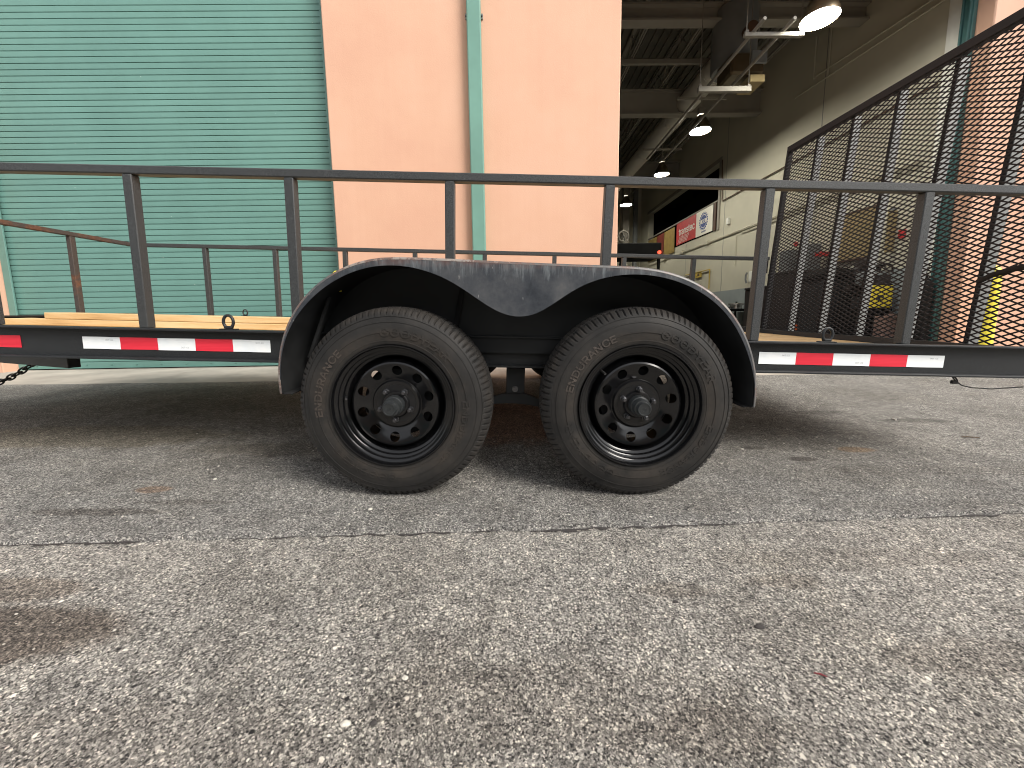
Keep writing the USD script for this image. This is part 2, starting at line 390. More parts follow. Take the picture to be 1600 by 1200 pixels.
def steel(name, base, rough, rust=0.0, grain=0.25, speck=260.0, tone=(1, 1, 1)):
    """Black trailer paint over rough steel, with specks, scuffs and a share of rust."""
    b = np.array(base, float) * np.array(tone)
    nodes = {'g': ('geometry', {}), 'n': ('noise_texture', {'scale': speck, 'detail': 3.0, 'roughness': 0.7}),
             'r': ('rgb_ramp', {'ramp': [(0.3, tuple(b * (1 - grain * 1.6))), (0.5, tuple(b)), (0.7, tuple(b * (1 + grain * 2.4)))]}),
             'n2': ('noise_texture', {'scale': 7.0, 'detail': 8.0, 'roughness': 0.72}),
             'r2': ('rgb_ramp', {'ramp': [(0.0, (0, 0, 0)), (max(0.0, 0.72 - rust * 0.55), (0, 0, 0)), (min(1.0, 0.86 - rust * 0.45), (1, 1, 1))]}),
             'n3': ('noise_texture', {'scale': 38.0, 'detail': 6.0, 'roughness': 0.7}),
             'rr': ('rgb_ramp', {'ramp': [(0.3, (0.055, 0.022, 0.012)), (0.55, (0.13, 0.055, 0.026)), (0.75, (0.22, 0.105, 0.05))]}),
             'm': ('mix_color', {}), 'ro': ('map_range', {'from_min': 0.0, 'from_max': 1.0, 'to_min': rough, 'to_max': 0.9}),
             'b': ('bump', {'strength': 0.28, 'distance': 0.0015}), 'p': ('principled_bsdf', {'specular_ior_level': 0.34})}
    mat(name, nodes, [('g.position', 'n.vector'), ('n.fac', 'r.fac'), ('g.position', 'n2.vector'), ('n2.fac', 'r2.fac'), ('g.position', 'n3.vector'), ('n3.fac', 'rr.fac'),
                      ('r.color', 'm.a'), ('rr.color', 'm.b'), ('r2.color', 'm.fac'), ('m.result', 'p.base_color'), ('r2.color', 'ro.value'), ('ro.result', 'p.roughness'),
                      ('n.fac', 'b.height'), ('b.normal', 'p.normal')])


steel('rail_black', (0.036, 0.038, 0.039), 0.44, rust=0.02, grain=0.42, speck=330)
steel('frame_black', (0.017, 0.0185, 0.020), 0.40, rust=0.03)
steel('rusty_rail', (0.050, 0.040, 0.035), 0.6, rust=0.45)
steel('gate_black', (0.009, 0.0075, 0.008), 0.7, rust=0.0)
plain('gate_grey', (0.20, 0.205, 0.20), 0.5, var=0.12, scale=30)
# fender: weathered black-grey paint, chalky streaks from the top bend down, rust along the crown
OZ = 0.0
mat('fender_paint', {'g': ('texture_coordinate', {}), 'n': ('noise_texture', {'scale': 6.0, 'detail': 9.0, 'roughness': 0.75}),
                     'r': ('rgb_ramp', {'ramp': [(0.28, (0.013, 0.016, 0.021)), (0.45, (0.028, 0.032, 0.039)), (0.60, (0.052, 0.055, 0.060)), (0.74, (0.082, 0.078, 0.075))]}),
                     'sm': ('mapping', {'scale': (60.0, 5.0, 7.0)}), 'sn': ('noise_texture', {'scale': 1.0, 'detail': 8.0, 'roughness': 0.75, 'distortion': 0.4}),
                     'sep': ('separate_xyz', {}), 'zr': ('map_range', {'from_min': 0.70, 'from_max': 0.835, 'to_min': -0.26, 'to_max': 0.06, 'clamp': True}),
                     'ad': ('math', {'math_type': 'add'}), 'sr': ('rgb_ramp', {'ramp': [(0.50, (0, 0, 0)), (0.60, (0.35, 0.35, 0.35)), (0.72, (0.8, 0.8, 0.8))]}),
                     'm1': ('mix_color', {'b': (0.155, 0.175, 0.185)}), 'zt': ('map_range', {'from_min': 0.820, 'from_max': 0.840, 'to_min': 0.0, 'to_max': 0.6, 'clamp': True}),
                     'rn': ('noise_texture', {'scale': 22.0, 'detail': 7.0, 'roughness': 0.75}), 'rz': ('rgb_ramp', {'ramp': [(0.40, (0, 0, 0)), (0.56, (1, 1, 1))]}),
                     'mm': ('mix_color', {'blend_type': 'multiply', 'fac': 1.0}), 'm2': ('mix_color', {'b': (0.115, 0.058, 0.048)}),
                     'cm': ('mapping', {'scale': (150.0, 10.0, 26.0), 'rotation': (0.0, 0.35, 0.0)}), 'cn': ('noise_texture', {'scale': 1.0, 'detail': 2.0}), 'cr': ('rgb_ramp', {'ramp': [(0.73, (0, 0, 0)), (0.78, (0.7, 0.7, 0.7))]}),
                     'm3': ('mix_color', {'b': (0.33, 0.33, 0.31)}), 'rr': ('map_range', {'from_min': 0.3, 'from_max': 0.7, 'to_min': 0.30, 'to_max': 0.52}),
                     'p': ('principled_bsdf', {'specular_ior_level': 0.5})},
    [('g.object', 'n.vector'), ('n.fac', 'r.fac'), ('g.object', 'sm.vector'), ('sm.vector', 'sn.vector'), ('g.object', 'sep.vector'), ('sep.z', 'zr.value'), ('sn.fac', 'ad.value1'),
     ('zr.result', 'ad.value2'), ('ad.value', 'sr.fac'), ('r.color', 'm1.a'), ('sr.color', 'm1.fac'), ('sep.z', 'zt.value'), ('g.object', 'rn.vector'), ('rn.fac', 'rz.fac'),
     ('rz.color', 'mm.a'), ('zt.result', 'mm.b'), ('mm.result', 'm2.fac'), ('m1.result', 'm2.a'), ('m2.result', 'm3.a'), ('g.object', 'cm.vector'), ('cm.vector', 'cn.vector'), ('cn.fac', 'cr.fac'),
     ('cr.color', 'm3.fac'), ('m3.result', 'p.base_color'), ('n.fac', 'rr.value'), ('rr.result', 'p.roughness')])
mat('worn_edge', {'g': ('geometry', {}), 'n': ('noise_texture', {'scale': 60.0, 'detail': 6.0, 'roughness': 0.75}), 'n2': ('noise_texture', {'scale': 5.0, 'detail': 4.0}), 'a': ('math', {'math_type': 'multiply_add', 'value2': 0.7}),
                  'r': ('rgb_ramp', {'ramp': [(0.62, (0.045, 0.046, 0.05)), (0.82, (0.10, 0.096, 0.093)), (0.93, (0.11, 0.060, 0.047)), (1.03, (0.28, 0.265, 0.24))]}), 'p': ('principled_bsdf', {'roughness': 0.42})},
    [('g.position', 'n.vector'), ('g.position', 'n2.vector'), ('n.fac', 'a.value1'), ('n2.fac', 'a.value3'), ('a.value', 'r.fac'), ('r.color', 'p.base_color')])
plain('arch_dark', (0.014, 0.0145, 0.015), 0.75, var=0.45, scale=7, spec=0.15)
plain('panel_dark', (0.013, 0.0145, 0.016), 0.48, var=0.25, scale=4, spec=0.3)
mat('tyre_rubber', {'g': ('geometry', {}), 'tc': ('texture_coordinate', {}), 'n': ('noise_texture', {'scale': 6.0, 'detail': 8.0, 'roughness': 0.72}),
                    'r': ('rgb_ramp', {'ramp': [(0.3, (0.010, 0.010, 0.010)), (0.5, (0.019, 0.0183, 0.0177)), (0.72, (0.034, 0.031, 0.028))]}),
                    'fl': ('mapping', {'scale': (1.0, 1.0, 0.0)}), 'len': ('vector_math', {'math_type': 'length'}),
                    'band': ('rgb_ramp', {'ramp': [(0.225, (0, 0, 0)), (0.245, (0.85, 0.85, 0.85)), (0.268, (0.6, 0.6, 0.6)), (0.285, (0.15, 0.15, 0.15)), (0.33, (0.1, 0.1, 0.1)), (0.345, (0.55, 0.55, 0.55)), (0.36, (0.3, 0.3, 0.3))]}),
                    'dn': ('noise_texture', {'scale': 11.0, 'detail': 6.0, 'roughness': 0.7}), 'dr': ('rgb_ramp', {'ramp': [(0.40, (0, 0, 0)), (0.65, (1, 1, 1))]}),
                    'mm': ('mix_color', {'blend_type': 'multiply', 'fac': 1.0}), 'm': ('mix_color', {'b': (0.042, 0.035, 0.029)}),
                    'b': ('bump', {'strength': 0.15, 'distance': 0.001}), 'bn': ('noise_texture', {'scale': 190.0, 'detail': 3.0}),
                    'p': ('principled_bsdf', {'roughness': 0.6, 'specular_ior_level': 0.18})},
    [('g.position', 'n.vector'), ('n.fac', 'r.fac'), ('tc.object', 'fl.vector'), ('fl.vector', 'len.vector1'), ('len.value', 'band.fac'), ('g.position', 'dn.vector'), ('dn.fac', 'dr.fac'),
     ('band.color', 'mm.a'), ('dr.color', 'mm.b'), ('mm.result', 'm.fac'), ('r.color', 'm.a'), ('m.result', 'p.base_color'), ('g.position', 'bn.vector'), ('bn.fac', 'b.height'), ('b.normal', 'p.normal')])
plain('letter_rubber', (0.036, 0.028, 0.023), 0.7, var=0.35, scale=30)
mat('rim_black', {'g': ('geometry', {}), 'n': ('noise_texture', {'scale': 20.0, 'detail': 6.0}), 'r': ('map_range', {'from_min': 0.3, 'from_max': 0.7, 'to_min': 0.10, 'to_max': 0.17}),
                  'p': ('principled_bsdf', {'base_color': (0.003, 0.003, 0.0033), 'specular_ior_level': 0.42})},
    [('g.position', 'n.vector'), ('n.fac', 'r.value'), ('r.result', 'p.roughness')])
plain('hub_black', (0.006, 0.006, 0.0065), 0.26, var=0.2, scale=40, spec=0.35)
plain('cap_grey', (0.018, 0.020, 0.021), 0.38, var=0.15, scale=60, spec=0.4)
plain('nut_chrome', (0.085, 0.085, 0.09), 0.20, metal=0.85, var=0.1)
mat('tape_white', {'g': ('geometry', {}), 'n': ('noise_texture', {'scale': 18.0, 'detail': 5.0}), 'r': ('rgb_ramp', {'ramp': [(0.3, (0.80, 0.85, 0.87)), (0.7, (0.90, 0.92, 0.92))]}),
                   'v': ('voronoi_texture', {'scale': 190.0}), 'b': ('bump', {'strength': 0.08, 'distance': 0.001}), 'p': ('principled_bsdf', {'roughness': 0.3, 'specular_ior_level': 0.6})},
    [('g.position', 'n.vector'), ('n.fac', 'r.fac'), ('r.color', 'p.base_color'), ('g.position', 'v.vector'), ('v.distance', 'b.height'), ('b.normal', 'p.normal')])
mat('tape_red', {'g': ('geometry', {}), 'm': ('mapping', {'scale': (2.0, 2.0, 60.0)}), 'n': ('noise_texture', {'scale': 1.0, 'detail': 4.0}),
                 'r': ('rgb_ramp', {'ramp': [(0.3, (0.62, 0.015, 0.035)), (0.7, (0.80, 0.03, 0.06))]}), 'p': ('principled_bsdf', {'roughness': 0.3, 'specular_ior_level': 0.6})},
    [('g.position', 'm.vector'), ('m.vector', 'n.vector'), ('n.fac', 'r.fac'), ('r.color', 'p.base_color')])
plain('print_grey', (0.42, 0.44, 0.45), 0.6)
mat('pine_wood', {'tc': ('texture_coordinate', {}), 'oi': ('object_info', {}), 'm': ('mapping', {'scale': (1.6, 22.0, 22.0)}), 'n': ('noise_texture', {'scale': 1.0, 'detail': 6.0, 'roughness': 0.6, 'distortion': 0.6}),
                  'r': ('rgb_ramp', {'ramp': [(0.25, (0.38, 0.21, 0.085)), (0.45, (0.60, 0.40, 0.19)), (0.62, (0.70, 0.52, 0.29)), (0.8, (0.76, 0.60, 0.38))]}),
                  'or': ('rgb_ramp', {'ramp': [(0.0, (0.86, 0.84, 0.80)), (1.0, (1.05, 1.04, 1.02))]}), 'mx': ('mix_color', {'blend_type': 'multiply', 'fac': 1.0, 'use_clamp': False}),
                  'p': ('principled_bsdf', {'roughness': 0.6})},
    [('tc.object', 'm.vector'), ('m.vector', 'n.vector'), ('n.fac', 'r.fac'), ('oi.random', 'or.fac'), ('r.color', 'mx.a'), ('or.color', 'mx.b'), ('mx.result', 'p.base_color')])
plain('chain_steel', (0.06, 0.055, 0.05), 0.45, metal=0.6, var=0.3, scale=60)
plain('wire_black', (0.02, 0.02, 0.02), 0.5)
plain('twig_brown', (0.10, 0.07, 0.045), 0.8, var=0.3, scale=80)
plain('leaf_red', (0.16, 0.025, 0.03), 0.7)
plain('paper_white', (0.75, 0.72, 0.66), 0.7)

# ------------------------------------------------------------------ the setting: ground
def sstep(a, b, x):
    t = np.clip((x - a) / (b - a), 0, 1)
    return t * t * (3 - 2 * t)


def gz(x, y):
    """Height of the drive: it falls to the right and rises to the building."""
    x, y = np.asarray(x, float), np.asarray(y, float)
    fade = 1 - sstep(2.4, 4.6, y)
    z = -0.0125 - 0.0155 * np.clip(x - 0.03, -9, 9) * fade + 0.022 * (np.clip(y, -10, 4.95) - 1.43) + 0.030 * sstep(2.9, 4.9, y)
    return z


def seam(x):
    x = np.asarray(x, float)
    P = np.stack([x * 1.0, 0 * x, 0 * x], -1)
    return 1.170 + 0.043 * x + 0.016 * (meshkit.fbm(P * 2.3, 4, 3) - 0.5) + 0.020 * (meshkit.fbm(P * 22.0, 4, 5) - 0.5)


def rough(X, Y, amp):
    P = np.stack([X, Y, 0 * X], -1)
    return amp * (meshkit.fbm(P * 1.3, 4, 11) - 0.5)


def spaced(a, b, fine0, fine1, step, k):
    mid = np.arange(fine0, fine1 + 1e-6, step)
    lo = fine0 - np.geomspace(step, max(fine0 - a, step * 1.01), k)[::-1]
    hi = fine1 + np.geomspace(step, max(b - fine1, step * 1.01), k)
    return np.concatenate([lo, mid, hi])


def base_z(X, Y):
    near = np.exp(-(X / 9.0) ** 2 - ((Y - 1.5) / 6.0) ** 2)
    under = 0.30 * sstep(4.70, 4.95, Y) * (np.abs(X) < 40)
    return gz(X, Y) - 0.007 + rough(X, Y, 0.012) * near - under


obj('ground', sheet(spaced(-70, 70, -4, 5, 0.06, 26), spaced(-70, 60, -0.3, 3.6, 0.06, 26), base_z), 'worn_asphalt', smooth=True, kind='structure')
# the darker strip along the building, laid over the old tarmac with a torn edge
xs = np.concatenate([np.linspace(-24, -3.0, 50, endpoint=False), np.arange(-3.0, 3.5, 0.012), np.linspace(3.5, 24, 50)])
tt = np.concatenate([[0, 0.0015, 0.004, 0.010, 0.03], np.linspace(0.06, 1, 40)])
ap = 3.83 + 0.03 * (meshkit.fbm(np.stack([xs * 5, 0 * xs, 0 * xs], -1), 4, 9) - 0.5)
S = seam(xs)
Y = S[:, None] + (ap - S)[:, None] * tt[None]
X = np.broadcast_to(xs[:, None], Y.shape)
edge = np.minimum(1, tt / 0.0015 * 0.0 + (tt > 0) * 0.75 + (tt > 0.003) * 0.25)
Z = gz(X, Y) + rough(X, Y, 0.012) * np.exp(-(X / 9.0) ** 2 - ((Y - 1.5) / 6.0) ** 2) - 0.010 * (1 - edge)[None] + 0.004 * (tt > 0)[None]
v = np.stack([X, Y, Z], -1).reshape(-1, 3)
nx, ny = X.shape
i, j = np.meshgrid(np.arange(nx - 1), np.arange(ny - 1), indexing='ij')
q = np.stack([i * ny + j, (i + 1) * ny + j, (i + 1) * ny + j + 1, i * ny + j + 1], -1).reshape(-1, 4)
obj('asphalt_strip', trimesh.Trimesh(v, np.vstack([q[:, [0, 1, 2]], q[:, [0, 2, 3]]]), process=False), 'dark_asphalt', smooth=35, kind='structure')
obj('concrete_apron', sheet(np.linspace(-24, 24, 120), np.concatenate([np.linspace(3.76, 4.80, 14), [5.2]]), lambda X, Y: gz(X, Y) - 0.001), 'apron_concrete', smooth=True, kind='structure')
# old tar along the joint between the two tarmacs, broken here and there
xs = np.arange(-2.6, 3.2, 0.008)
P3 = np.stack([xs * 3.1, 0 * xs, 0 * xs], -1)
wid = 0.016 * np.clip(meshkit.fbm(P3, 4, 21) * 2.4 - 0.7, 0, 1) * np.clip(meshkit.fbm(P3 * 16, 3, 22) * 2.2 - 0.45, 0.02, 1.4) * np.where(xs > 0.55, 0.55, 1.0)
S = seam(xs)
Y = np.stack([S - 0.002 - wid, S - 0.0012], 1)
X = np.stack([xs, xs], 1)
Z = gz(X, Y) + rough(X, Y, 0.012) * np.exp(-(X / 9.0) ** 2 - ((Y - 1.5) / 6.0) ** 2) - 0.0035
v = np.stack([X, Y, Z], -1).reshape(-1, 3)
k = np.arange(len(xs) - 1)
k = k[(wid[:-1] > 0.0004) & (wid[1:] > 0.0004)]
obj('tar_joint', trimesh.Trimesh(v, np.vstack([np.stack([2 * k, 2 * k + 2, 2 * k + 3], 1), np.stack([2 * k, 2 * k + 3, 2 * k + 1], 1)]), process=False), 'pebble_dark', kind='structure')
FLOOR = float(gz(0, 4.95)) + 0.004
obj('shop_floor', box([-8, 5.05, FLOOR - 0.2], [5.66, 16.7, FLOOR + 0.012]), 'shop_concrete', kind='structure')


# ------------------------------------------------------------------ the building
def C(x, y, z):
    """A point measured from the lens, in metres along the building's axes."""
    return np.array([x, y, z + H])


TOP = 7.0
bld = thing('warehouse', 'pink stucco workshop with a closed green shutter and one open bay', 'building', loc=[0, 4.75, 0])
BO = np.array([0, 4.75, 0.0])


def bpart(name, mesh, m, parent=None, smooth=False, label=None, kind=None):
    return obj(name, xf(mesh, t=-BO), m, parent or bld, smooth, label, kind=kind)


PX0, PX1 = -2.016, 1.345
bpart('front_wall', box([PX0, 4.75, -0.4], [PX1, 5.00, TOP], 0.012), 'pink_stucco', smooth=40)
bpart('front_wall', box([5.605, 4.75, -0.4], [12.0, 5.00, TOP], 0.012), 'pink_stucco', smooth=40)
bpart('front_wall', box([-14.0, 4.75, -0.4], [-6.20, 5.00, TOP], 0.012), 'pink_stucco', smooth=40)
bpart('front_wall', box([-6.20, 4.755, 4.95], [PX0, 4.995, TOP], 0.0), 'pink_stucco')
bpart('front_wall', box([PX1, 4.755, 4.42], [5.605, 4.995, TOP], 0.0), 'pink_stucco')
# roller shutter, slat by slat
door = thing('roller_door', parent=bld)
P_ = 0.0675
zb = float(gz(-4, 4.95)) + 0.012
prof = [(0.020, 0.0), (0.013, 0.0003), (0.013, 0.0058), (0.0012, 0.0066), (0.0, 0.0085), (-0.0006, 0.030), (0.0, P_ - 0.002), (0.004, P_ - 0.0002), (0.020, P_)]
pr = Polygon(prof)
sl = trimesh.creation.extrude_polygon(pr, 4.10, engine='earcut')      # (y, z, x)
vv = np.asarray(sl.vertices)
slat = trimesh.Trimesh(np.stack([vv[:, 2] - 6.155, vv[:, 0] + 4.95, vv[:, 1]], 1), sl.faces, process=False)
for k in range(72):
    dx = rng.uniform(-0.003, 0.003)
    bpart('slat', xf(slat, t=[dx, rng.uniform(-0.0006, 0.0006), zb + 0.075 + k * P_]), 'door_teal', door)
bb = bpart('bottom_bar', cat(box([-6.15, 4.940, zb], [-2.06, 4.962, zb + 0.074], 0.003), box([-6.15, 4.915, zb], [-2.06, 4.9395, zb + 0.006])), 'guide_teal', door)
for k in range(13):
    bpart('bolt', cyl([-6.0 + k * 0.315, 4.940, zb + 0.042], [-6.0 + k * 0.315, 4.930, zb + 0.042], 0.009, 8), 'guide_teal', door)
bpart('door_guide', cat(box([-6.195, 4.905, zb - 0.02], [-6.108, 4.925, 5.0], 0.003), box([-6.195, 4.926, zb - 0.02], [-6.165, 5.0, 5.0])), 'guide_teal')
bpart('door_guide', cat(box([-2.10, 4.905, zb - 0.02], [-2.02, 4.925, 5.0], 0.003), box([-2.05, 4.926, zb - 0.02], [-2.021, 5.0, 5.0])), 'guide_teal')
bpart('door_guide', cat(box([5.555, 4.925, FLOOR], [5.60, 5.055, 5.0], 0.004), box([5.528, 4.940, FLOOR], [5.554, 4.960, 5.0], 0.003), box([5.528, 5.020, FLOOR], [5.554, 5.040, 5.0], 0.003)), 'dark_teal')
bpart('door_guide', box([1.35, 5.005, FLOOR], [1.385, 5.10, 5.0], 0.004), 'dark_teal')
# downspout with its clips
sp = bpart('downspout', box([-0.392, 4.655, float(gz(0, 4.7)) + 0.05], [-0.236, 4.745, TOP], 0.012), 'spout_teal', smooth=30)
for zz in (0.95, 3.98, 6.3):
    bpart('bracket', cat(box([-0.412, 4.735, zz], [-0.393, 4.7495, zz + 0.06], 0.003), box([-0.235, 4.735, zz], [-0.212, 4.7495, zz + 0.06], 0.003)), 'strut_zinc', sp)
    for s in (-0.403, -0.2235):
        bpart('screw', cyl([s, 4.735, zz + 0.03], [s, 4.722, zz + 0.03], 0.008, 8), 'nut_chrome', sp)
# inside the open bay
XW = 5.64
bpart('side_wall', box([XW, 5.06, FLOOR - 0.1], [XW + 0.2, 10.50, 6.4]), 'shop_wall')
bpart('side_wall', box([XW, 15.62, FLOOR - 0.1], [XW + 0.2, 16.7, 6.4]), 'shop_wall')
bpart('side_wall', box([XW, 10.502, FLOOR - 0.1], [XW + 0.2, 15.618, 2.25 + H]), 'shop_wall')
bpart('side_wall', box([XW, 10.502, 3.97 + H], [XW + 0.2, 15.618, 6.4]), 'shop_wall')
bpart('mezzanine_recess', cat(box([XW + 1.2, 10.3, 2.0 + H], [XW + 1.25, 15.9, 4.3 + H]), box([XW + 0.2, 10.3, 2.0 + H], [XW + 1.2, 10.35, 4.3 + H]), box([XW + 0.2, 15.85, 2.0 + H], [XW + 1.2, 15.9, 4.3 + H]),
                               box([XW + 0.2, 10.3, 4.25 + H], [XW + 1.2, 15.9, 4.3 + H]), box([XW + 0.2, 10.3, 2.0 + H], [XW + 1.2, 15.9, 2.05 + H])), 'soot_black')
bpart('mezzanine_trim', cat(box([XW - 0.03, 10.42, 2.24 + H], [XW - 0.002, 10.51, 4.06 + H]), box([XW - 0.03, 10.51, 3.97 + H], [XW - 0.002, 15.7, 4.06 + H])), 'steel_paint')
bpart('mezzanine_rail', box([XW - 0.02, 10.52, 2.985 + H], [XW + 0.03, 15.6, 3.02 + H]), 'steel_paint')
bpart('wall_dado', box([XW - 0.014, 5.26, FLOOR + 0.012], [XW - 0.001, 15.6, 0.62 + H]), 'dado_grey')
bpart('door_jamb', box([5.603, 5.06, FLOOR], [XW + 0.1, 5.25, 6.0], 0.004), 'jamb_white')
bpart('back_wall', box([-8, 16.5, FLOOR - 0.1], [XW + 0.2, 16.7, 6.4]), 'shop_wall')
bpart('partition_wall', box([-8.2, 5.06, FLOOR - 0.1], [-8.0, 16.7, 6.4]), 'shop_wall')
bpart('column', box([4.62, 15.6, FLOOR], [4.87, 15.85, 6.2], 0.005), 'steel_paint')
bpart('column', box([5.15, 15.9, FLOOR], [5.30, 16.05, 6.2], 0.005), 'cabinet_grey')
bpart('roof_deck', box([-8.2, 5.0, 6.42], [XW + 1.4, 16.8, 6.55]), 'ceiling_paint')
for k in range(46):
    bpart('deck_rib', box([-2.0 + k * 0.165, 5.02, 6.385], [-1.95 + k * 0.165, 16.5, 6.419]), 'ceiling_paint')
for yb, z0, z1 in ((6.5, 4.47, 4.72), (9.0, 4.36, 4.86), (13.0, 4.4, 4.9)):
    zz0, zz1 = z0 + H + 0.35, z1 + H + 0.35
    zz0, zz1 = z0 + H, z1 + H
    bpart('roof_beam', cat(box([-8, yb - 0.09, zz0], [XW - 0.01, yb + 0.09, zz0 + 0.03]), box([-8, yb - 0.012, zz0 + 0.031], [XW - 0.01, yb + 0.012, zz1 - 0.031]),
                           box([-8, yb - 0.09, zz1 - 0.03], [XW - 0.01, yb + 0.09, zz1])), 'steel_paint')
bpart('brace_angle', box([-8, 7.97, 4.80 + H], [4.3, 8.03, 4.88 + H]), 'steel_paint')
for k, xj in enumerate((0.6, 1.55, 2.5, 3.45, 4.4, 5.2)):
    zj = 4.98 + H
    mj = [box([xj - 0.035, 5.1, zj - 0.03], [xj - 0.008, 16.4, zj + 0.012]), box([xj + 0.008, 5.1, zj - 0.03], [xj + 0.035, 16.4, zj + 0.012]),
          box([xj - 0.035, 5.1, zj + 0.36], [xj + 0.035, 16.4, zj + 0.40])]
    n = 38
    for a in range(n):
        y0 = 5.1 + a * 11.3 / n
        y1 = 5.1 + (a + 1) * 11.3 / n
        mj.append(cyl([xj, y0, zj + (0.0 if a % 2 else 0.37)], [xj, y1, zj + (0.37 if a % 2 else 0.0)], 0.009, 5))
    bpart('roof_joist', cat(*mj), 'steel_paint')
# conduits along the inner wall
cd = bpart('conduit', cat(cyl(C(5.605, 5.4, 2.03), C(5.605, 15.6, 1.98), 0.016, 8), cyl(C(5.61, 5.4, 1.96), C(5.61, 9.4, 1.94), 0.012, 8)), 'shop_wall', smooth=40)
for yy in (10.94, 12.47, 13.9, 8.0, 6.4):
    bpart('junction_box', box(C(5.565, yy - 0.055, 1.95), C(5.635, yy + 0.055, 2.06), 0.006), 'shop_wall', cd)
bpart('conduit', cat(cyl(C(5.61, 5.3, 2.93), C(5.61, 10.3, 2.92), 0.013, 8), cyl(C(5.61, 10.3, 2.92), C(5.61, 10.38, 3.96), 0.013, 8)), 'trim_brown', smooth=40)
bpart('conduit', cat(cyl(C(5.61, 5.3, 3.92), C(5.61, 7.9, 4.12), 0.014, 8), cyl(C(5.61, 5.3, 4.02), C(5.61, 7.4, 4.22), 0.014, 8), cyl(C(5.61, 7.12, 4.05), C(5.61, 7.12, 4.9), 0.014, 8),
                     cyl(C(5.61, 7.45, 4.2), C(5.61, 7.45, 4.9), 0.014, 8)), 'shop_wall', smooth=40)
bpart('conduit', cyl(C(5.62, 9.6, 1.95), C(5.62, 9.6, 1.2), 0.012, 8), 'shop_wall', smooth=40)
bpart('outlet_box', box(C(5.58, 9.93, 2.26), C(5.638, 10.02, 2.42), 0.005), 'jamb_white')
for yy in (7.2, 10.2, 12.3):
    bpart('panel_joint', box([XW - 0.004, yy, FLOOR + 0.7], [XW - 0.001, yy + 0.012, 6.3 if yy < 10.4 else 2.2 + H]), 'cabinet_grey')
bpart('gas_pipe', cat(cyl(C(5.60, 10.74, 1.25), C(5.60, 10.74, 0.73), 0.016, 8), cyl(C(5.60, 10.74, 1.25), C(5.60, 12.2, 1.25), 0.016, 8)), 'pipe_yellow', smooth=40)

# the row of workshops across the yard, behind the lens: it shows in the gloss of the wheels
opp = thing('opposite_workshop', 'drab workshop row across the yard mirrored dimly in the wheels', 'building', loc=[0, -15.0, 0])
obj('wall', box([-45, -8, -1.0], [45, 0, 5.6], 0.0), 'yard_wall', opp)
obj('parapet', box([-45.1, -8.1, 5.601], [45.1, 0.12, 5.9], 0.0), 'dark_teal', opp)
for k in range(11):
    obj('shutter', box([-42 + k * 8.0, 0.001, -0.9], [-38 + k * 8.0, 0.06, 3.6], 0.0), 'dark_teal', opp)

# ------------------------------------------------------------------ things in the bay
LAMPS = [((3.86, 5.10, 3.55), 0.205, 'round bell lamp glowing just inside the open bay, largest of its row'),
         ((4.00, 8.30, 3.72), 0.205, 'bell lamp glowing beside the air duct, second in from the doorway'),
         ((4.08, 10.46, 3.64), 0.19, 'bell lamp half hidden by the top rail, third in from the doorway'),
         ((4.16, 13.75, 3.80), 0.20, 'small bell lamp deep in the bay, seen through the trailer rail')]
for (p, r, lab) in LAMPS:
    c = C(*p)
    L = thing('pendant_lamp', lab, 'lamp', loc=c, group='bell lamps hanging in the bay')
    R0 = rotz(0)
    obj('lamp_shade', lathe([(r, 0), (r * 0.97, 0.05), (r * 0.80, 0.13), (r * 0.55, 0.22), (r * 0.36, 0.29), (r * 0.33, 0.295), (r * 0.34, 0.285), (r * 0.53, 0.215), (r * 0.78, 0.125), (r * 0.95, 0.045), (r * 0.985, 0)], 40), 'lamp_bronze', L, 40)
    obj('ballast', cat(lathe([(0.001, 0.44), (r * 0.30, 0.44), (r * 0.36, 0.42), (r * 0.36, 0.31), (r * 0.30, 0.296), (0.001, 0.296)], 24), cyl([r * .36, 0, .35], [r * .52, 0, .36], 0.008, 6), cyl([-r * .36, 0, .35], [-r * .52, 0, .36], 0.008, 6)), 'strut_zinc', L, 40)
    obj('hanger', cat(cyl([0, 0, 0.44], [0, 0, 0.60], 0.012, 8), box([-0.5, -0.02, 0.60], [0.5, 0.02, 0.64]), cyl([0, 0, 0.64], [0, 0, 1.3], 0.006, 6)), 'steel_paint', L)
    obj('diffuser', lathe([(0.001, 0.003), (r * 0.95, 0.004), (r * 0.95, 0.016), (0.001, 0.016)], 40), 'lamp_glow', L)
duct = thing('air_duct', 'long pale round air duct running back under the roof', 'duct', loc=C(4.05, 6.9, 4.62))
obj('duct_pipe', cyl([0, 0, 0], [-0.20, 8.6, -0.10], 0.205, 32), 'duct_metal', duct, 40)
obj('duct_neck', lathe([(0.001, 0.40), (0.30, 0.40), (0.32, 0.36), (0.32, -0.42), (0.30, -0.46), (0.001, -0.46)], 32).apply_translation([-0.42, -0.35, -0.35]), 'cabinet_grey', duct, 40)
obj('duct_drop', box([-0.56, -0.5, -0.05], [-0.20, -0.2, 0.9], 0.02), 'duct_metal', duct)
for k in range(5):
    obj('duct_band', lathe([(0.210, -0.02), (0.218, -0.018), (0.218, 0.018), (0.210, 0.02)], 28).apply_transform(trimesh.geometry.align_vectors([0, 0, 1], [-0.023, 1, -0.012])).apply_translation([-0.20 * (k + .6) / 5, 8.6 * (k + .6) / 5, -0.10 * (k + .6) / 5]), 'duct_metal', duct, 40)
tr = thing('pipe_rack', 'hung strut rack carrying two pale pipes in front of the duct', 'pipe rack', loc=C(3.2, 5.2, 3.3))
o = C(3.2, 5.2, 3.3)
obj('strut', box(C(2.83, 5.97, 3.22) - o, C(3.60, 6.03, 3.29) - o, 0.003), 'strut_zinc', tr)
obj('strut', box(C(3.00, 5.17, 3.42) - o, C(3.74, 5.22, 3.465) - o, 0.003), 'strut_zinc', tr)
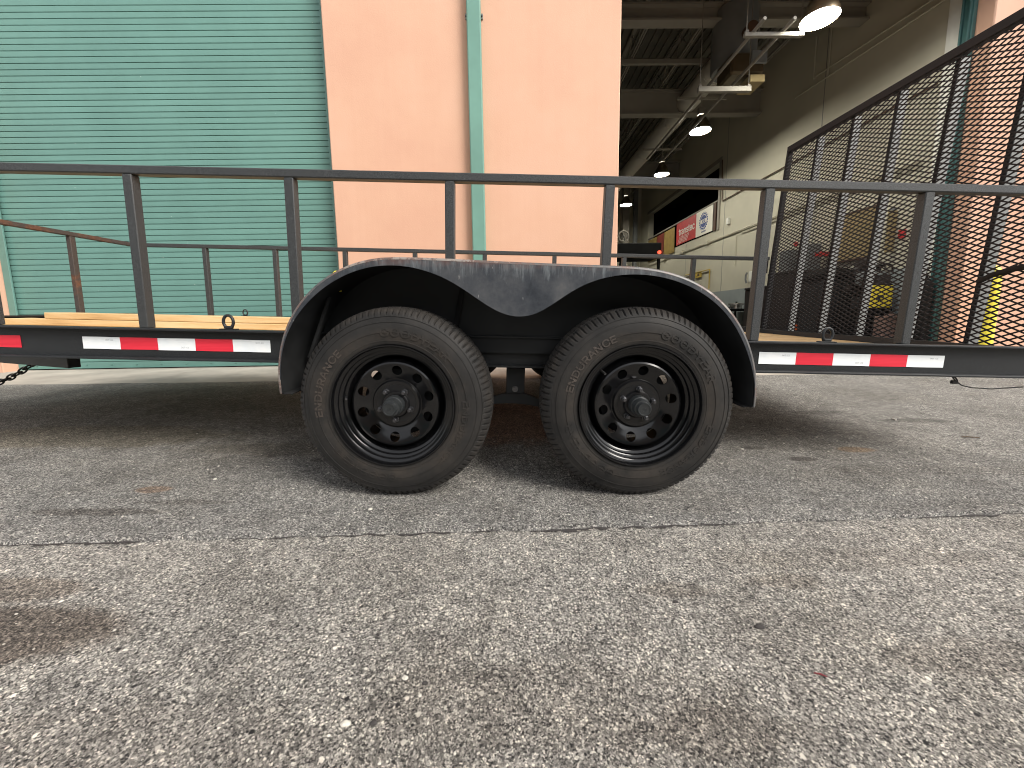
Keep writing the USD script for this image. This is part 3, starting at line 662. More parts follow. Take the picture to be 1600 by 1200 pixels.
for p in ((2.86, 6.0, 3.29, 4.9), (3.57, 6.0, 3.29, 4.9), (3.03, 5.195, 3.465, 4.9), (3.71, 5.195, 3.465, 4.9)):
    obj('rod', cat(cyl(C(p[0], p[1], p[2]) - o, C(p[0], p[1], p[3]) - o, 0.006, 6), box(C(p[0] - .02, p[1] - .02, p[2]) - o, C(p[0] + .02, p[1] + .02, p[2] + .03) - o, 0.004)), 'strut_zinc', tr)
for xa, xb in ((3.08, 3.00), (3.44, 3.36)):
    obj('pipe', cyl(C(xa + 0.05, 5.0, 3.50) - o, C(xb, 8.5, 3.28) - o, 0.021, 10), 'strut_zinc', tr, 40)
ht = thing('unit_heater', 'dark unit heater with a round motor hung behind the pipe rack', 'heater', loc=C(3.62, 6.1, 3.75))
obj('heater_body', box([-0.26, 0.0, -0.22], [0.24, 0.42, 0.08], 0.03), 'lamp_bronze', ht)
obj('motor', cyl([-0.06, -0.02, 0.30], [-0.06, -0.16, 0.30], 0.085, 20), 'trim_brown', ht, 40)
obj('louvre', box([0.02, -0.03, -0.10], [0.25, 0.0, 0.08], 0.008), 'cabinet_grey', ht)
obj('drip_tray', box([0.0, -0.05, -0.36], [0.22, 0.30, -0.26], 0.006), 'card_brown', ht)


def banner(name, lab, ya, yb, za, zb_, m, x=5.60):
    """A flat cloth on the wall or its railing: ya is the near end."""
    t = thing(name, lab, 'banner', loc=C(x, (ya + yb) / 2, za))
    obj('cloth', box([0, -(yb - ya) / 2, 0], [0.012, (yb - ya) / 2, zb_ - za], 0.002), m, t)
    return t


def wall_text(txt, h, depth=0.003):
    """Lettering that reads from left to right on the inner wall (text +x runs towards the doorway)."""
    m = meshkit.text_mesh(txt, h, depth, bold=True)
    v = np.asarray(m.vertices)
    m.vertices = np.stack([-v[:, 2], -v[:, 0], v[:, 1]], 1)
    return m


b = banner('advert_banner', 'red advert banner with white lettering under the dark mezzanine opening', 11.66, 12.95, 2.28, 2.96, 'banner_red')
tm = wall_text('transtec', 0.20)
obj('lettering', xf(tm, t=[-0.001, 0.47, 0.28]), 'ink_white', b)
for k in range(7):
    obj('stripe', xf(bar([-0.002, 0.52 - k * 0.10, 0.03], [-0.002, 0.36 - k * 0.10, 0.24], 0.002, 0.018 + 0.004 * (k % 3), (0, 1, 0), 0)), 'ink_white', b)
b = banner('emblem_banner', 'white banner with a blue gear emblem under the mezzanine opening', 10.72, 11.64, 2.27, 2.96, 'banner_white')
gear = Point(0, 0).buffer(0.21, 32)
for k in range(20):
    a = k * math.pi / 10
    gear = gear.union(affinity.rotate(affinity.translate(Polygon([(-.02, .19), (.02, .19), (.015, .245), (-.015, .245)]), 0, 0), math.degrees(a), origin=(0, 0)))
ring = gear.difference(Point(0, 0).buffer(0.185, 32))
disc = Point(0, 0).buffer(0.165, 32).difference(Polygon([(-.2, -.055), (.2, -.055), (.2, .055), (-.2, .055)]))
em = [trimesh.creation.extrude_polygon(g, 0.003, engine='earcut') for s in (ring, disc) for g in getattr(s, 'geoms', [s])]
em = cat(*em)
vv = np.asarray(em.vertices)
em.vertices = np.stack([-vv[:, 2], -vv[:, 0], vv[:, 1]], 1)
obj('emblem', xf(em, t=[-0.001, 0.02, 0.37]), 'ink_blue', b)
obj('lettering', xf(wall_text('ASE', 0.075), t=[-0.001, 0.11, 0.333]), 'ink_blue', b)
obj('lettering', xf(wall_text('CERTIFIED', 0.035), t=[-0.001, 0.13, 0.07]), 'ink_blue', b)
for (ya, yb, mm, lab) in ((13.1, 13.95, 'banner_brown', 'plain ochre panel on the mezzanine rail next to the red banner'), (14.0, 14.6, 'trim_red', 'dull red small panel on the mezzanine rail between ochre ones'),
                          (14.65, 15.5, 'banner_brown', 'ochre panel on the mezzanine rail furthest from the doorway')):
    t = banner('rail_panel', lab, ya, yb, 2.10, 2.92, mm)
t = thing('panel_post', 'narrow dark brown post at the end of the banner row', 'post', loc=C(5.60, 10.62, 2.25))
obj('post_face', box([0, -0.05, 0], [0.03, 0.06, 0.72], 0.003), 'trim_brown', t)

mc = thing('machine_frame', 'black machine head on posts with a red pilot light, left in the bay', 'machine', loc=[3.4, 10.0, FLOOR])
zt = 1.83 + H - FLOOR
obj('machine_head', box([-0.6, -0.1, zt - 0.36], [0.52, 0.7, zt], 0.02), 'soot_black', mc)
for xx in (-0.5, 0.47):
    obj('post', box([xx, 0, 0], [xx + 0.06, 0.06, zt - 0.36], 0.004), 'soot_black', mc)
obj('table', box([-0.6, -0.1, 0.85], [0.52, 0.7, 0.93], 0.01), 'cabinet_black', mc)
obj('pilot_light', cyl([0.46, -0.10, zt - 0.24], [0.46, -0.125, zt - 0.24], 0.045, 16), 'pilot_red', mc, 40)
fan = thing('shop_fan', 'small pale round fan standing on the black machine', 'fan', loc=[3.04, 10.2, FLOOR + zt])
obj('ring', trimesh.creation.torus(0.13, 0.022, 28, 8).apply_transform(trimesh.transformations.rotation_matrix(math.pi / 2, [1, 0, 0])).apply_translation([0, 0, 0.22]), 'steel_paint', fan, 40)
for k in range(4):
    a = k * math.pi / 2 + .4
    obj('blade', bar([0, 0, 0.22], [0.11 * math.cos(a), 0.01, 0.22 + 0.11 * math.sin(a)], 0.006, 0.05, (0, 1, 0)), 'cabinet_grey', fan)
obj('stand', cat(cyl([0, 0, 0], [0, 0, 0.10], 0.02, 8), box([-0.1, -0.07, 0], [0.1, 0.07, 0.02], 0.006)), 'steel_paint', fan)


def cabinet(name, lab, category, x0, x1, y, d, ztop, m, drawers=0, group=None, top=None):
    """A floor-standing box with a top lid, kick plate and drawer fronts on the side that faces the doorway."""
    h = ztop + H - FLOOR
    t = thing(name, lab, category, loc=[(x0 + x1) / 2, y, FLOOR + 0.012], group=group)
    w = (x1 - x0) / 2
    obj('carcass', box([-w, 0, 0.06], [w, d, h - 0.05], 0.01), m, t)
    obj('lid', box([-w - 0.01, -0.012, h - 0.049], [w + 0.01, d + 0.01, h], 0.01), top or m, t)
    obj('kick_plate', box([-w + 0.03, 0.03, 0], [w - 0.03, d - 0.03, 0.059]), 'soot_black', t)
    for k in range(drawers):
        z0 = 0.08 + k * (h - 0.15) / drawers
        dr = obj('drawer', box([-w + 0.02, -0.014, z0], [w - 0.02, -0.001, z0 + (h - 0.15) / drawers - 0.012], 0.004), m, t)
        obj('handle', box([-w * 0.5, -0.028, z0 + 0.05], [w * 0.5, -0.0145, z0 + 0.066], 0.004), 'cabinet_grey', dr)
    return t


cabinet('tool_chest', 'low dark brown chest behind the far end of the mesh gate', 'tool chest', 4.80, 5.36, 7.30, 0.5, 0.52, 'cabinet_brown', 4)
cabinet('tool_chest', 'brown black chest behind an orange bin, left of the domed black bin', 'tool chest', 4.92, 5.56, 6.75, 0.55, 0.74, 'cabinet_brown', 5)
t = thing('parts_bin', 'tall black plastic bin with a domed lid between chest and yellow sign', 'bin', loc=[5.22, 6.05, FLOOR + 0.012])
hb = 0.70 + H - FLOOR
obj('bin_body', box([-0.27, 0, 0], [0.27, 0.5, hb - 0.16], 0.03), 'cabinet_black', t)
obj('bin_lid', man(m3.Manifold.hull_points(np.array([[sx * 0.29, y, z] for sx in (-1, 1) for y in (-.02, .52) for z in (hb - .159, hb - .10)] + [[sx * 0.16, y, hb] for sx in (-1, 1) for y in (0.1, 0.4)], float))), 'soot_black', t)
obj('rib', box([-0.25, -0.012, 0.35], [0.25, -0.001, 0.39], 0.003), 'cabinet_black', t)
t = thing('orange_crate', 'small orange plastic crate at the foot of the brown chest', 'crate', loc=[5.17, 6.42, FLOOR + 0.012])
obj('crate_body', box([-0.15, 0, 0], [0.15, 0.26, 0.34], 0.012), 'bin_orange', t)
obj('rim', cat(box([-0.165, -0.015, 0.341], [0.165, 0.0, 0.375], 0.004), box([-0.165, 0.26, 0.341], [0.165, 0.275, 0.375], 0.004), box([-0.165, 0.0005, 0.341], [-0.15, 0.2595, 0.375], 0.004), box([0.15, 0.0005, 0.341], [0.165, 0.2595, 0.375], 0.004)), 'bin_orange', t)
t = thing('engine_stand', 'dark cluttered engine stand with a yellow sign on its front', 'machine', loc=[5.22, 5.50, FLOOR + 0.012])
obj('base_cabinet', box([-0.13, 0.0, 0.0], [0.32, 0.42, 0.62], 0.012), 'soot_black', t)
zs = H - FLOOR
obj('yellow_sign', box([-0.12, -0.022, 0.06 + zs], [0.28, -0.004, 0.37 + zs], 0.004), 'sign_yellow', t)
obj('sign_symbol', cat(prism([(0.03, .19 + zs), (0.07, .235 + zs), (0.13, .235 + zs), (0.16, .20 + zs), (0.10, .20 + zs), (0.10, .175 + zs), (0.15, .175 + zs), (0.13, .155 + zs), (0.05, .16 + zs)], -0.026, -0.0225)), 'ink_black', t)
for k in range(34):
    p = np.array([rng.uniform(-0.08, 0.32), rng.uniform(0.05, 0.38), rng.uniform(0.64, 1.34)])
    s = np.array([rng.uniform(.03, .10), rng.uniform(.03, .09), rng.uniform(.03, .09)])
    obj('engine_piece', box(p - s, p + s, 0.012) if k % 3 else cyl(p - [s[0], 0, 0], p + [s[0], 0, 0], s[2] * .7, 12), ('cabinet_black', 'soot_black', 'cabinet_brown', 'cabinet_grey', 'cabinet_black')[k % 5], t)
for k in range(5):
    a = np.array([rng.uniform(-0.08, 0.1), -0.01, rng.uniform(1.02, 1.22)])
    obj('hose', tube([a, a + [0.09, -0.03, 0.05], a + [0.2, 0.0, 0.03], a + [0.27, 0.05, -0.06]], 0.012, 6), 'soot_black' if k % 2 else 'strut_zinc', t, 40)
for (x0, x1, y, z0, z1, lab, nm) in ((5.45, 5.61, 5.62, 0.86, 1.44, 'brown board hanging narrow on the wall above the engine stand', 'hanging_board'),):
    b = thing(nm, lab, 'board', loc=C((x0 + x1) / 2, y, z0))
    obj('board', box([-(x1 - x0) / 2 + .02, 0, 0], [(x1 - x0) / 2 - .02, 0.03, z1 - z0], 0.004), 'card_brown', b)
    obj('clip', box([-0.04, -0.01, z1 - z0], [0.04, 0.03, z1 - z0 + 0.03], 0.004), 'cabinet_grey', b)
b = thing('pegboard', 'wide ochre board on the wall behind the domed black bin', 'board', loc=C(5.60, 6.30, 0.87))
obj('board', box([0, -0.32, 0], [0.03, 0.38, 0.72], 0.004), 'card_brown', b)
obj('frame', cat(box([-0.01, -0.34, 0.72], [0.03, 0.40, 0.75], 0.004), box([-0.01, -0.34, -0.03], [0.03, 0.40, 0.0], 0.004)), 'trim_brown', b)
for (y, z0, z1, lab) in ((7.62, 0.58, 1.22, 'grey metal wall locker, lower of the pair above the brown chest'), (7.10, 0.75, 1.24, 'grey metal wall locker with a red tray to its right')):
    b = thing('wall_locker', lab, 'locker', loc=C(5.50, y, z0))
    obj('locker_body', box([-0.09, -0.12, 0], [0.13, 0.12, z1 - z0], 0.006), 'cabinet_grey', b)
    obj('locker_door', box([-0.08, -0.132, 0.01], [0.12, -0.1205, z1 - z0 - 0.01], 0.004), 'cabinet_grey', b)
b = thing('red_tray', 'small red tray on the wall beside the grey locker', 'tray', loc=C(5.50, 6.75, 0.98))
obj('tray', cat(box([-0.12, -0.06, 0], [0.12, 0.06, 0.012]), box([-0.12, -0.06, 0.012], [0.12, -0.05, 0.07], 0.003), box([-0.12, 0.05, 0.012], [0.12, 0.06, 0.07], 0.003)), 'plastic_red', b)
b = thing('fire_alarm', 'small red alarm box high on the wall above the engine', 'alarm', loc=C(5.585, 5.55, 1.04))
obj('alarm_box', box([0.0, -0.04, 0], [0.05, 0.04, 0.12], 0.008), 'plastic_red', b)
obj('alarm_face', box([-0.008, -0.025, 0.03], [-0.0005, 0.025, 0.08], 0.003), 'plastic_red', b)
b = thing('valve_wheel', 'tiny red valve handle on the wall seen through the mesh', 'valve', loc=C(5.60, 7.55, 1.33))
obj('wheel', cyl([0, 0, 0], [-0.03, 0, 0], 0.045, 16), 'plastic_red', b)
obj('stem', cyl([0.03, 0, 0], [0, 0, 0], 0.015, 8), 'cabinet_grey', b)
b = thing('gas_bottle', 'tall black gas bottle by the doorway, just left of the green guide', 'gas bottle', loc=[5.435, 5.02, FLOOR + 0.004])
obj('bottle', lathe([(0.001, 0), (0.085, 0), (0.09, 0.02), (0.09, 0.86), (0.07, 0.95), (0.03, 1.0), (0.03, 1.04), (0.001, 1.04)], 28), 'soot_black', b, 40)
obj('valve', cat(cyl([0, 0, 1.04], [0, 0, 1.12], 0.018, 10), cyl([0, 0, 1.12], [0, 0, 1.135], 0.035, 12)), 'cabinet_brown', b)
b = thing('carton', 'dusty pink carton between the engine stand and the doorway', 'carton', loc=[5.20, 5.30, FLOOR + 0.012])
obj('carton_body', box([0.02, 0, 0], [0.33, 0.14, 0.50], 0.006), 'carton_pink', b)
obj('flap', box([0.02, -0.02, 0.48], [0.33, -0.001, 0.53], 0.003), 'carton_pink', b)
b = thing('work_table', 'black steel work table against the wall, right of the tyre arch', 'table', loc=[5.05, 8.6, FLOOR + 0.012])
ht_ = 0.13 + H - FLOOR
obj('table_top', box([-0.25, -0.1, ht_ - 0.06], [0.55, 0.8, ht_ - 0.012], 0.004), 'soot_black', b)
for sx, sy in ((-0.22, -0.07), (0.5, -0.07), (-0.22, 0.76), (0.5, 0.76)):
    obj('leg', box([sx - .02, sy - .02, 0], [sx + .02, sy + .02, ht_ - 0.061]), 'cabinet_black', b)
obj('shelf', box([-0.2, -0.05, 0.2], [0.48, 0.74, 0.22]), 'cabinet_brown', b)
b = thing('steel_pot', 'shiny steel pot standing on the black work table', 'pot', loc=[5.13, 8.62, FLOOR + ht_])
obj('pot_body', lathe([(0.001, 0), (0.11, 0), (0.115, 0.01), (0.115, 0.08), (0.16, 0.085), (0.165, 0.12), (0.15, 0.125), (0.10, 0.10), (0.001, 0.10)], 28), 'pan_steel', b, 40)
obj('lid_handle', cat(cyl([0, 0, 0.10], [0, 0, 0.16], 0.02, 10), cyl([0.12, 0, 0.1], [0.24, 0, 0.12], 0.012, 8)), 'cabinet_black', b, 40)
b = thing('flat_pan', 'low dark pan on the work table beside the steel pot', 'pan', loc=[4.90, 8.66, FLOOR + ht_])
obj('pan_body', lathe([(0.001, 0), (0.09, 0), (0.11, 0.05), (0.105, 0.05), (0.085, 0.012), (0.001, 0.012)], 24), 'cabinet_grey', b, 40)
obj('pan_grip', cyl([0.10, 0, 0.045], [0.2, 0, 0.05], 0.01, 8), 'cabinet_black', b)
b = thing('wall_phone', 'white corded phone unit on the wall above the work table', 'phone', loc=C(5.58, 8.90, 0.72))
obj('phone_body', box([0, -0.06, 0.02], [0.05, 0.07, 0.26], 0.012), 'jamb_white', b)
obj('handset', tube([[-0.02, 0.09, 0.24], [-0.04, 0.10, 0.18], [-0.04, 0.10, 0.08], [-0.02, 0.09, 0.0]], 0.022, 8), 'cabinet_grey', b, 40)
b = thing('notice_plate', 'small ochre notice plate on the wall beside the yellow pipe', 'notice', loc=C(5.60, 11.4, 1.09))
obj('plate', box([0.0, -0.2, 0], [0.012, 0.2, 0.17], 0.002), 'pipe_yellow', b)
obj('print', box([-0.003, -0.09, 0.05], [-0.001, 0.02, 0.12]), 'trim_brown', b)
obj('bollard', cat(lathe([(0.085, -0.1), (0.085, 0.98), (0.08, 1.03), (0.06, 1.075), (0.03, 1.095), (0.001, 1.10)], 32)).apply_translation([5.55, 4.42, float(gz(5.5, 4.4))]), 'post_yellow', None, 40,
    label='yellow steel bollard in front of the pink wall behind the gate', category='bollard')

# ------------------------------------------------------------------ the trailer
TO = np.array([0.035, 2.68, -0.68])          # its origin, from the lens, along its own axes
TR = thing('utility_trailer', 'black twin axle utility trailer with railings and a mesh ramp gate', 'trailer', loc=T @ TO + [0, 0, H], R=T)


def tp(name, mesh, m, parent=None, smooth=False, label=None, kind=None):
    return obj(name, xf(mesh, t=-TO), m, parent or TR, smooth, label, kind=kind)


Y0, Y1 = 1.64, 3.72                         # outer faces of the two railings
XF, XR = -3.545, 2.375                      # front and rear ends
ZT, ZB = -0.107, -0.243                     # top and bottom of the side channels


def channel(y, s):
    """Side channel open to the outside: s = +1 has its flanges pointing to smaller y."""
    a = sorted([y, y + s * 0.047])
    w = sorted([y + s * 0.041, y + s * 0.047])
    return cat(box([XF, a[0], ZT - 0.009], [XR, a[1], ZT], 0.002), box([XF, w[0], ZB + 0.0095], [XR, w[1], ZT - 0.0095]), box([XF, a[0], ZB], [XR, a[1], ZB + 0.009], 0.002))


tp('side_channel', channel(1.628, 1), 'frame_black')
tp('side_channel', channel(3.732, -1), 'frame_black')
tp('front_channel', box([XF, 1.676, ZB], [XF + 0.006, 3.684, ZT - 0.001], 0.001), 'frame_black')
tp('front_channel', box([XF + 0.0065, 1.676, ZT - 0.010], [XF + 0.05, 3.684, ZT - 0.001], 0.001), 'frame_black')
tp('rear_channel', box([XR - 0.06, 1.676, ZB], [XR, 3.684, ZT - 0.012], 0.002), 'frame_black')
for k in range(9):
    x = XF + 0.5 + k * 0.62
    tp('crossmember', box([x, 1.676, ZB + 0.02], [x + 0.045, 3.684, ZB + 0.055]), 'frame_black')
# deck planks
yy = 1.69
pw = (3.67 - 1.69) / 14
for k in range(14):
    dz = rng.uniform(-0.0015, 0.0015)
    tp('deck_plank', box([XF + 0.055 + rng.uniform(0, .01), yy + k * pw + 0.002, -0.193 + dz], [XR - 0.065, yy + (k + 1) * pw - 0.002, -0.155 + dz], 0.002), 'pine_wood')
# railings
RZ0, RZ1 = 0.5135, 0.5465
XP = [-1.5655 + 0.6516 * k for k in range(-3, 7)]
tp('top_rail', box([XF, Y0, RZ0], [XR + 0.02, Y0 + 0.042, RZ1], 0.004), 'rail_black', smooth=40)
tp('top_rail', box([XF, Y1 - 0.042, RZ0], [XR + 0.02, Y1, RZ1], 0.004), 'rail_black', smooth=40)
tp('top_rail', box([XF - 0.01, Y0 + 0.0425, RZ0 - 0.001], [XF + 0.035, Y1 - 0.0425, RZ1 - 0.001], 0.004), 'rusty_rail', smooth=40, label='rusty front rail')
for x in XP:
    tp('post', box([x - 0.0191, Y0 + 0.001, ZT + 0.0005], [x + 0.0191, Y0 + 0.041, RZ0 - 0.0005], 0.003), 'rail_black', smooth=40)
    tp('post', box([x - 0.0191, Y1 - 0.041, ZT + 0.0005], [x + 0.0191, Y1 - 0.001, RZ0 - 0.0005], 0.003), 'rail_black', smooth=40)
for y in (3.18, 2.66, 2.14):
    tp('post', box([XF - 0.006, y - 0.02, ZT + 0.0005], [XF + 0.031, y + 0.02, RZ0 - 0.0015], 0.003), 'rusty_rail', smooth=40, label='rusty front post')


# tie-down rings
def dring(x, y):
    p = np.array([x, y, ZT])
    a = np.linspace(0.15 * math.pi, 1.85 * math.pi, 26) - math.pi / 2
    r = np.array([0.021 * np.cos(a), 0 * a, 0.027 * np.sin(a)]).T
    rg = tp('tie_ring', tube(np.vstack([r + p + [0, 0, 0.034]]), 0.0062, 10), 'frame_black', smooth=50)
    tp('ring_bracket', cat(box(p + [-0.034, -0.014, 0.0005], p + [0.034, 0.014, 0.005], 0.001), box(p + [-0.017, -0.009, 0.0055], p + [0.017, 0.009, 0.016], 0.003)), 'frame_black', rg)


for x in (-1.207, 1.356, -2.55):
    dring(x, 1.648)
    dring(x, 3.712)


# reflective tape: one strip a side of the wheels and the end of another at the front
def tape(x0, n, first, zt):
    for k in range(n):
        col = ('tape_white', 'tape_red')[(k + first) % 2]
        a = x0 + k * 0.1628
        s = tp('reflector_tape', box([a + 0.0003, 1.6672, zt - 0.0525], [a + 0.1625, 1.6685, zt]), col)
        if col == 'tape_white':
            tx = meshkit.text_mesh('DOT-C2', 0.006, 0.0004)
            v = np.asarray(tx.vertices)
            tx.vertices = np.stack([v[:, 0] + a + 0.10, 1.667 - v[:, 2], v[:, 1] + zt - 0.016 - 0.026 * (k % 4 == 2)], 1)
            tp('print_mark', tx, 'print_grey', s)


tape(-1.861, 5, 0, -0.1505)
tape(1.085, 5, 0, -0.1555)
tape(-2.129 - 2 * 0.1628, 2, 0, -0.1515)

# fender: skirt, curved sheet and end lips
FO = [(-0.8312, -0.3147), (-0.8317, -0.25), (-0.824, -0.1691), (-0.7993, -0.0834), (-0.769, -0.029), (-0.7326, 0.0216), (-0.6902, 0.0653), (-0.6486, 0.0988), (-0.601, 0.1275), (-0.5680, 0.1425), (-0.5205, 0.1580),
      (-0.4706, 0.1683), (-0.421, 0.1726), (-0.355, 0.1740), (-0.0467, 0.1680), (0.1961, 0.1625), (0.3434, 0.1612), (0.4393, 0.1590), (0.5009, 0.1515), (0.5629, 0.1377), (0.6257, 0.1153), (0.6901, 0.0808), (0.7571, 0.0269),
      (0.8071, -0.0301), (0.845, -0.0983), (0.8734, -0.1792), (0.8887, -0.276), (0.8922, -0.3282)]
FI = [(-0.8237, -0.3075), (-0.8240, -0.2559), (-0.8155, -0.1793), (-0.7864, -0.0933), (-0.7488, -0.0286), (-0.706, 0.0189), (-0.6572, 0.0594), (-0.6056, 0.0954), (-0.5549, 0.1181), (-0.488, 0.1379), (-0.4217, 0.1447),
      (-0.3555, 0.1420), (-0.2895, 0.1265), (-0.2342, 0.1045), (-0.1787, 0.074), (-0.1228, 0.0401), (-0.0665, 0.0068), (-0.01, -0.0162), (0.0238, -0.0211), (0.0798, -0.0099), (0.1218, 0.012), (0.1763, 0.0487),
      (0.2306, 0.0849), (0.2958, 0.1116), (0.3804, 0.1295), (0.4413, 0.1318), (0.5026, 0.1277), (0.5648, 0.1139), (0.628, 0.0912), (0.693, 0.0531), (0.7606, -0.0065), (0.8117, -0.074), (0.844, -0.1418), (0.8693, -0.2049), (0.8849, -0.3211)]


def smooth_line(p, n):
    from scipy.interpolate import PchipInterpolator, splprep, splev
    p = np.array(p, float)
    tck, _ = splprep(p.T, s=2e-5, k=3)
    return np.stack(splev(np.linspace(0, 1, n), tck), 1)


so, si = smooth_line(FO, 120), smooth_line(FI, 160)
YF = 1.355
nrm = np.gradient(so, axis=0)
nrm = np.stack([-nrm[:, 1], nrm[:, 0]], 1)
nrm /= np.linalg.norm(nrm, axis=1, keepdims=True)
fd = thing('fender', parent=TR)
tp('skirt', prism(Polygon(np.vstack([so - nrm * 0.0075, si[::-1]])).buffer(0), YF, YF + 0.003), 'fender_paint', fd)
# the sheet: rings of the outline from the bend at the skirt back to the frame, with a thickness
n_ = len(so)


def swept(loop, cap=True):
    """The fender's outline swept along a small closed section of (depth, offset)."""
    V = np.concatenate([np.stack([so[:, 0] + nrm[:, 0] * o_, np.full(n_, YF + y_), so[:, 1] + nrm[:, 1] * o_], 1) for y_, o_ in loop])
    F = []
    for a in range(len(loop)):
        b_ = (a + 1) % len(loop)
        for k in range(n_ - 1):
            F += [[a * n_ + k, b_ * n_ + k + 1, a * n_ + k + 1], [a * n_ + k, b_ * n_ + k, b_ * n_ + k + 1]]
    m = trimesh.Trimesh(V, F, process=False)
    trimesh.repair.fix_normals(m)
    return m


tp('rolled_edge', swept([(-0.0006, -0.0085), (0.0006, -0.0038), (0.0033, -0.0006), (0.0082, 0.0004), (0.0120, 0.0006), (0.0120, -0.0030), (0.0080, -0.0034), (0.0045, -0.0055), (0.0034, -0.0085)]), 'worn_edge', fd, smooth=50)
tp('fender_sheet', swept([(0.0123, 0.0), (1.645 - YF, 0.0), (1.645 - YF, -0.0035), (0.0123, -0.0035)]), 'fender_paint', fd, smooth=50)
tp('undercoat', swept([(0.0125, -0.0042), (1.6385 - YF, -0.0042), (1.6385 - YF, -0.0062), (0.0125, -0.0062)]), 'arch_dark', fd, smooth=50)
for e_, sgn in ((0, -1), (-1, 1)):
    p = so[e_]
    tp('end_lip', box([p[0] - (0.004 if sgn < 0 else 0.035), YF + 0.02, p[1] - 0.006], [p[0] + (0.035 if sgn < 0 else 0.004), 1.60, p[1]], 0.002), 'arch_dark', fd)
tp('arch_brace', bar([-0.205, 1.633, 0.10], [-0.24, 1.633, -0.10], 0.012, 0.022, (1, 0, 0)), 'arch_dark', fd)
tp('arch_brace', bar([-0.70, 1.50, 0.035], [-0.79, 1.50, -0.20], 0.012, 0.02, (0, 1, 0)), 'arch_dark', fd)
inn = np.array([(x, z) for (x, z) in (so - nrm * 0.0042) if z > -0.178])
tp('inner_panel', prism(Polygon(list(inn) + [(inn[-1][0], -0.180), (inn[0][0], -0.180)]).buffer(0), 1.640, 1.644), 'panel_dark', fd)
# amber marker lamp on the crown of the fender's front curve
tp('marker_lamp', cat(lathe([(0.001, 0.014), (0.014, 0.012), (0.021, 0.005), (0.022, -0.004), (0.001, -0.004)], 24).apply_translation([-0.690, 1.56, 0.128]), cyl([-0.690, 1.56, 0.06], [-0.690, 1.56, 0.124], 0.009, 10)), 'post_yellow', fd, 40)

# suspension between the wheels
tp('spring_hanger', cat(box([-0.018, 1.695, -0.370], [0.065, 1.703, -0.253], 0.003), box([-0.018, 1.7035, -0.370], [-0.012, 1.75, -0.253]), box([0.059, 1.7035, -0.370], [0.065, 1.75, -0.253])), 'panel_dark')
tp('hanger_bolt', cat(cyl([0.022, 1.6945, -0.348], [0.022, 1.682, -0.348], 0.011, 6), cyl([0.022, 1.6945, -0.348], [0.022, 1.690, -0.348], 0.014, 16)), 'nut_chrome')
arc = [(-0.19 + 0.42 * t, -0.442 + 0.030 * math.sin(math.pi * t) - 0.012 * t) for t in np.linspace(0, 1, 16)]
tp('equaliser', prism([(-0.02, -0.372), (0.068, -0.372), (0.23, -0.430), (0.23, -0.456)] + arc[::-1] + [(-0.19, -0.42)], 1.705, 1.735), 'panel_dark')
for xc in (-0.42, 0.47):
    pts = [[xc - 0.36 + 0.72 * t, 1.72, -0.40 - 0.09 * math.sin(math.pi * t)] for t in np.linspace(0, 1, 14)]
    tp('leaf_spring', cat(*[tube([[p[0], p[1], p[2] - 0.009 * q] for p in pts[q:len(pts) - q]], 0.012, 6) for q in range(3)]), 'frame_black')
tp('spring_hanger', prism([(-1.03, -0.2435), (-0.80, -0.2435), (-0.80, -0.33), (-0.85, -0.33), (-1.02, -0.255)], 1.70, 1.71), 'arch_dark')
tp('spring_hanger', prism([(0.85, -0.2435), (1.0, -0.2435), (0.92, -0.33), (0.85, -0.33)], 1.70, 1.71), 'arch_dark')

# wheels -----------------------------------------------------------------
TW = 0.222


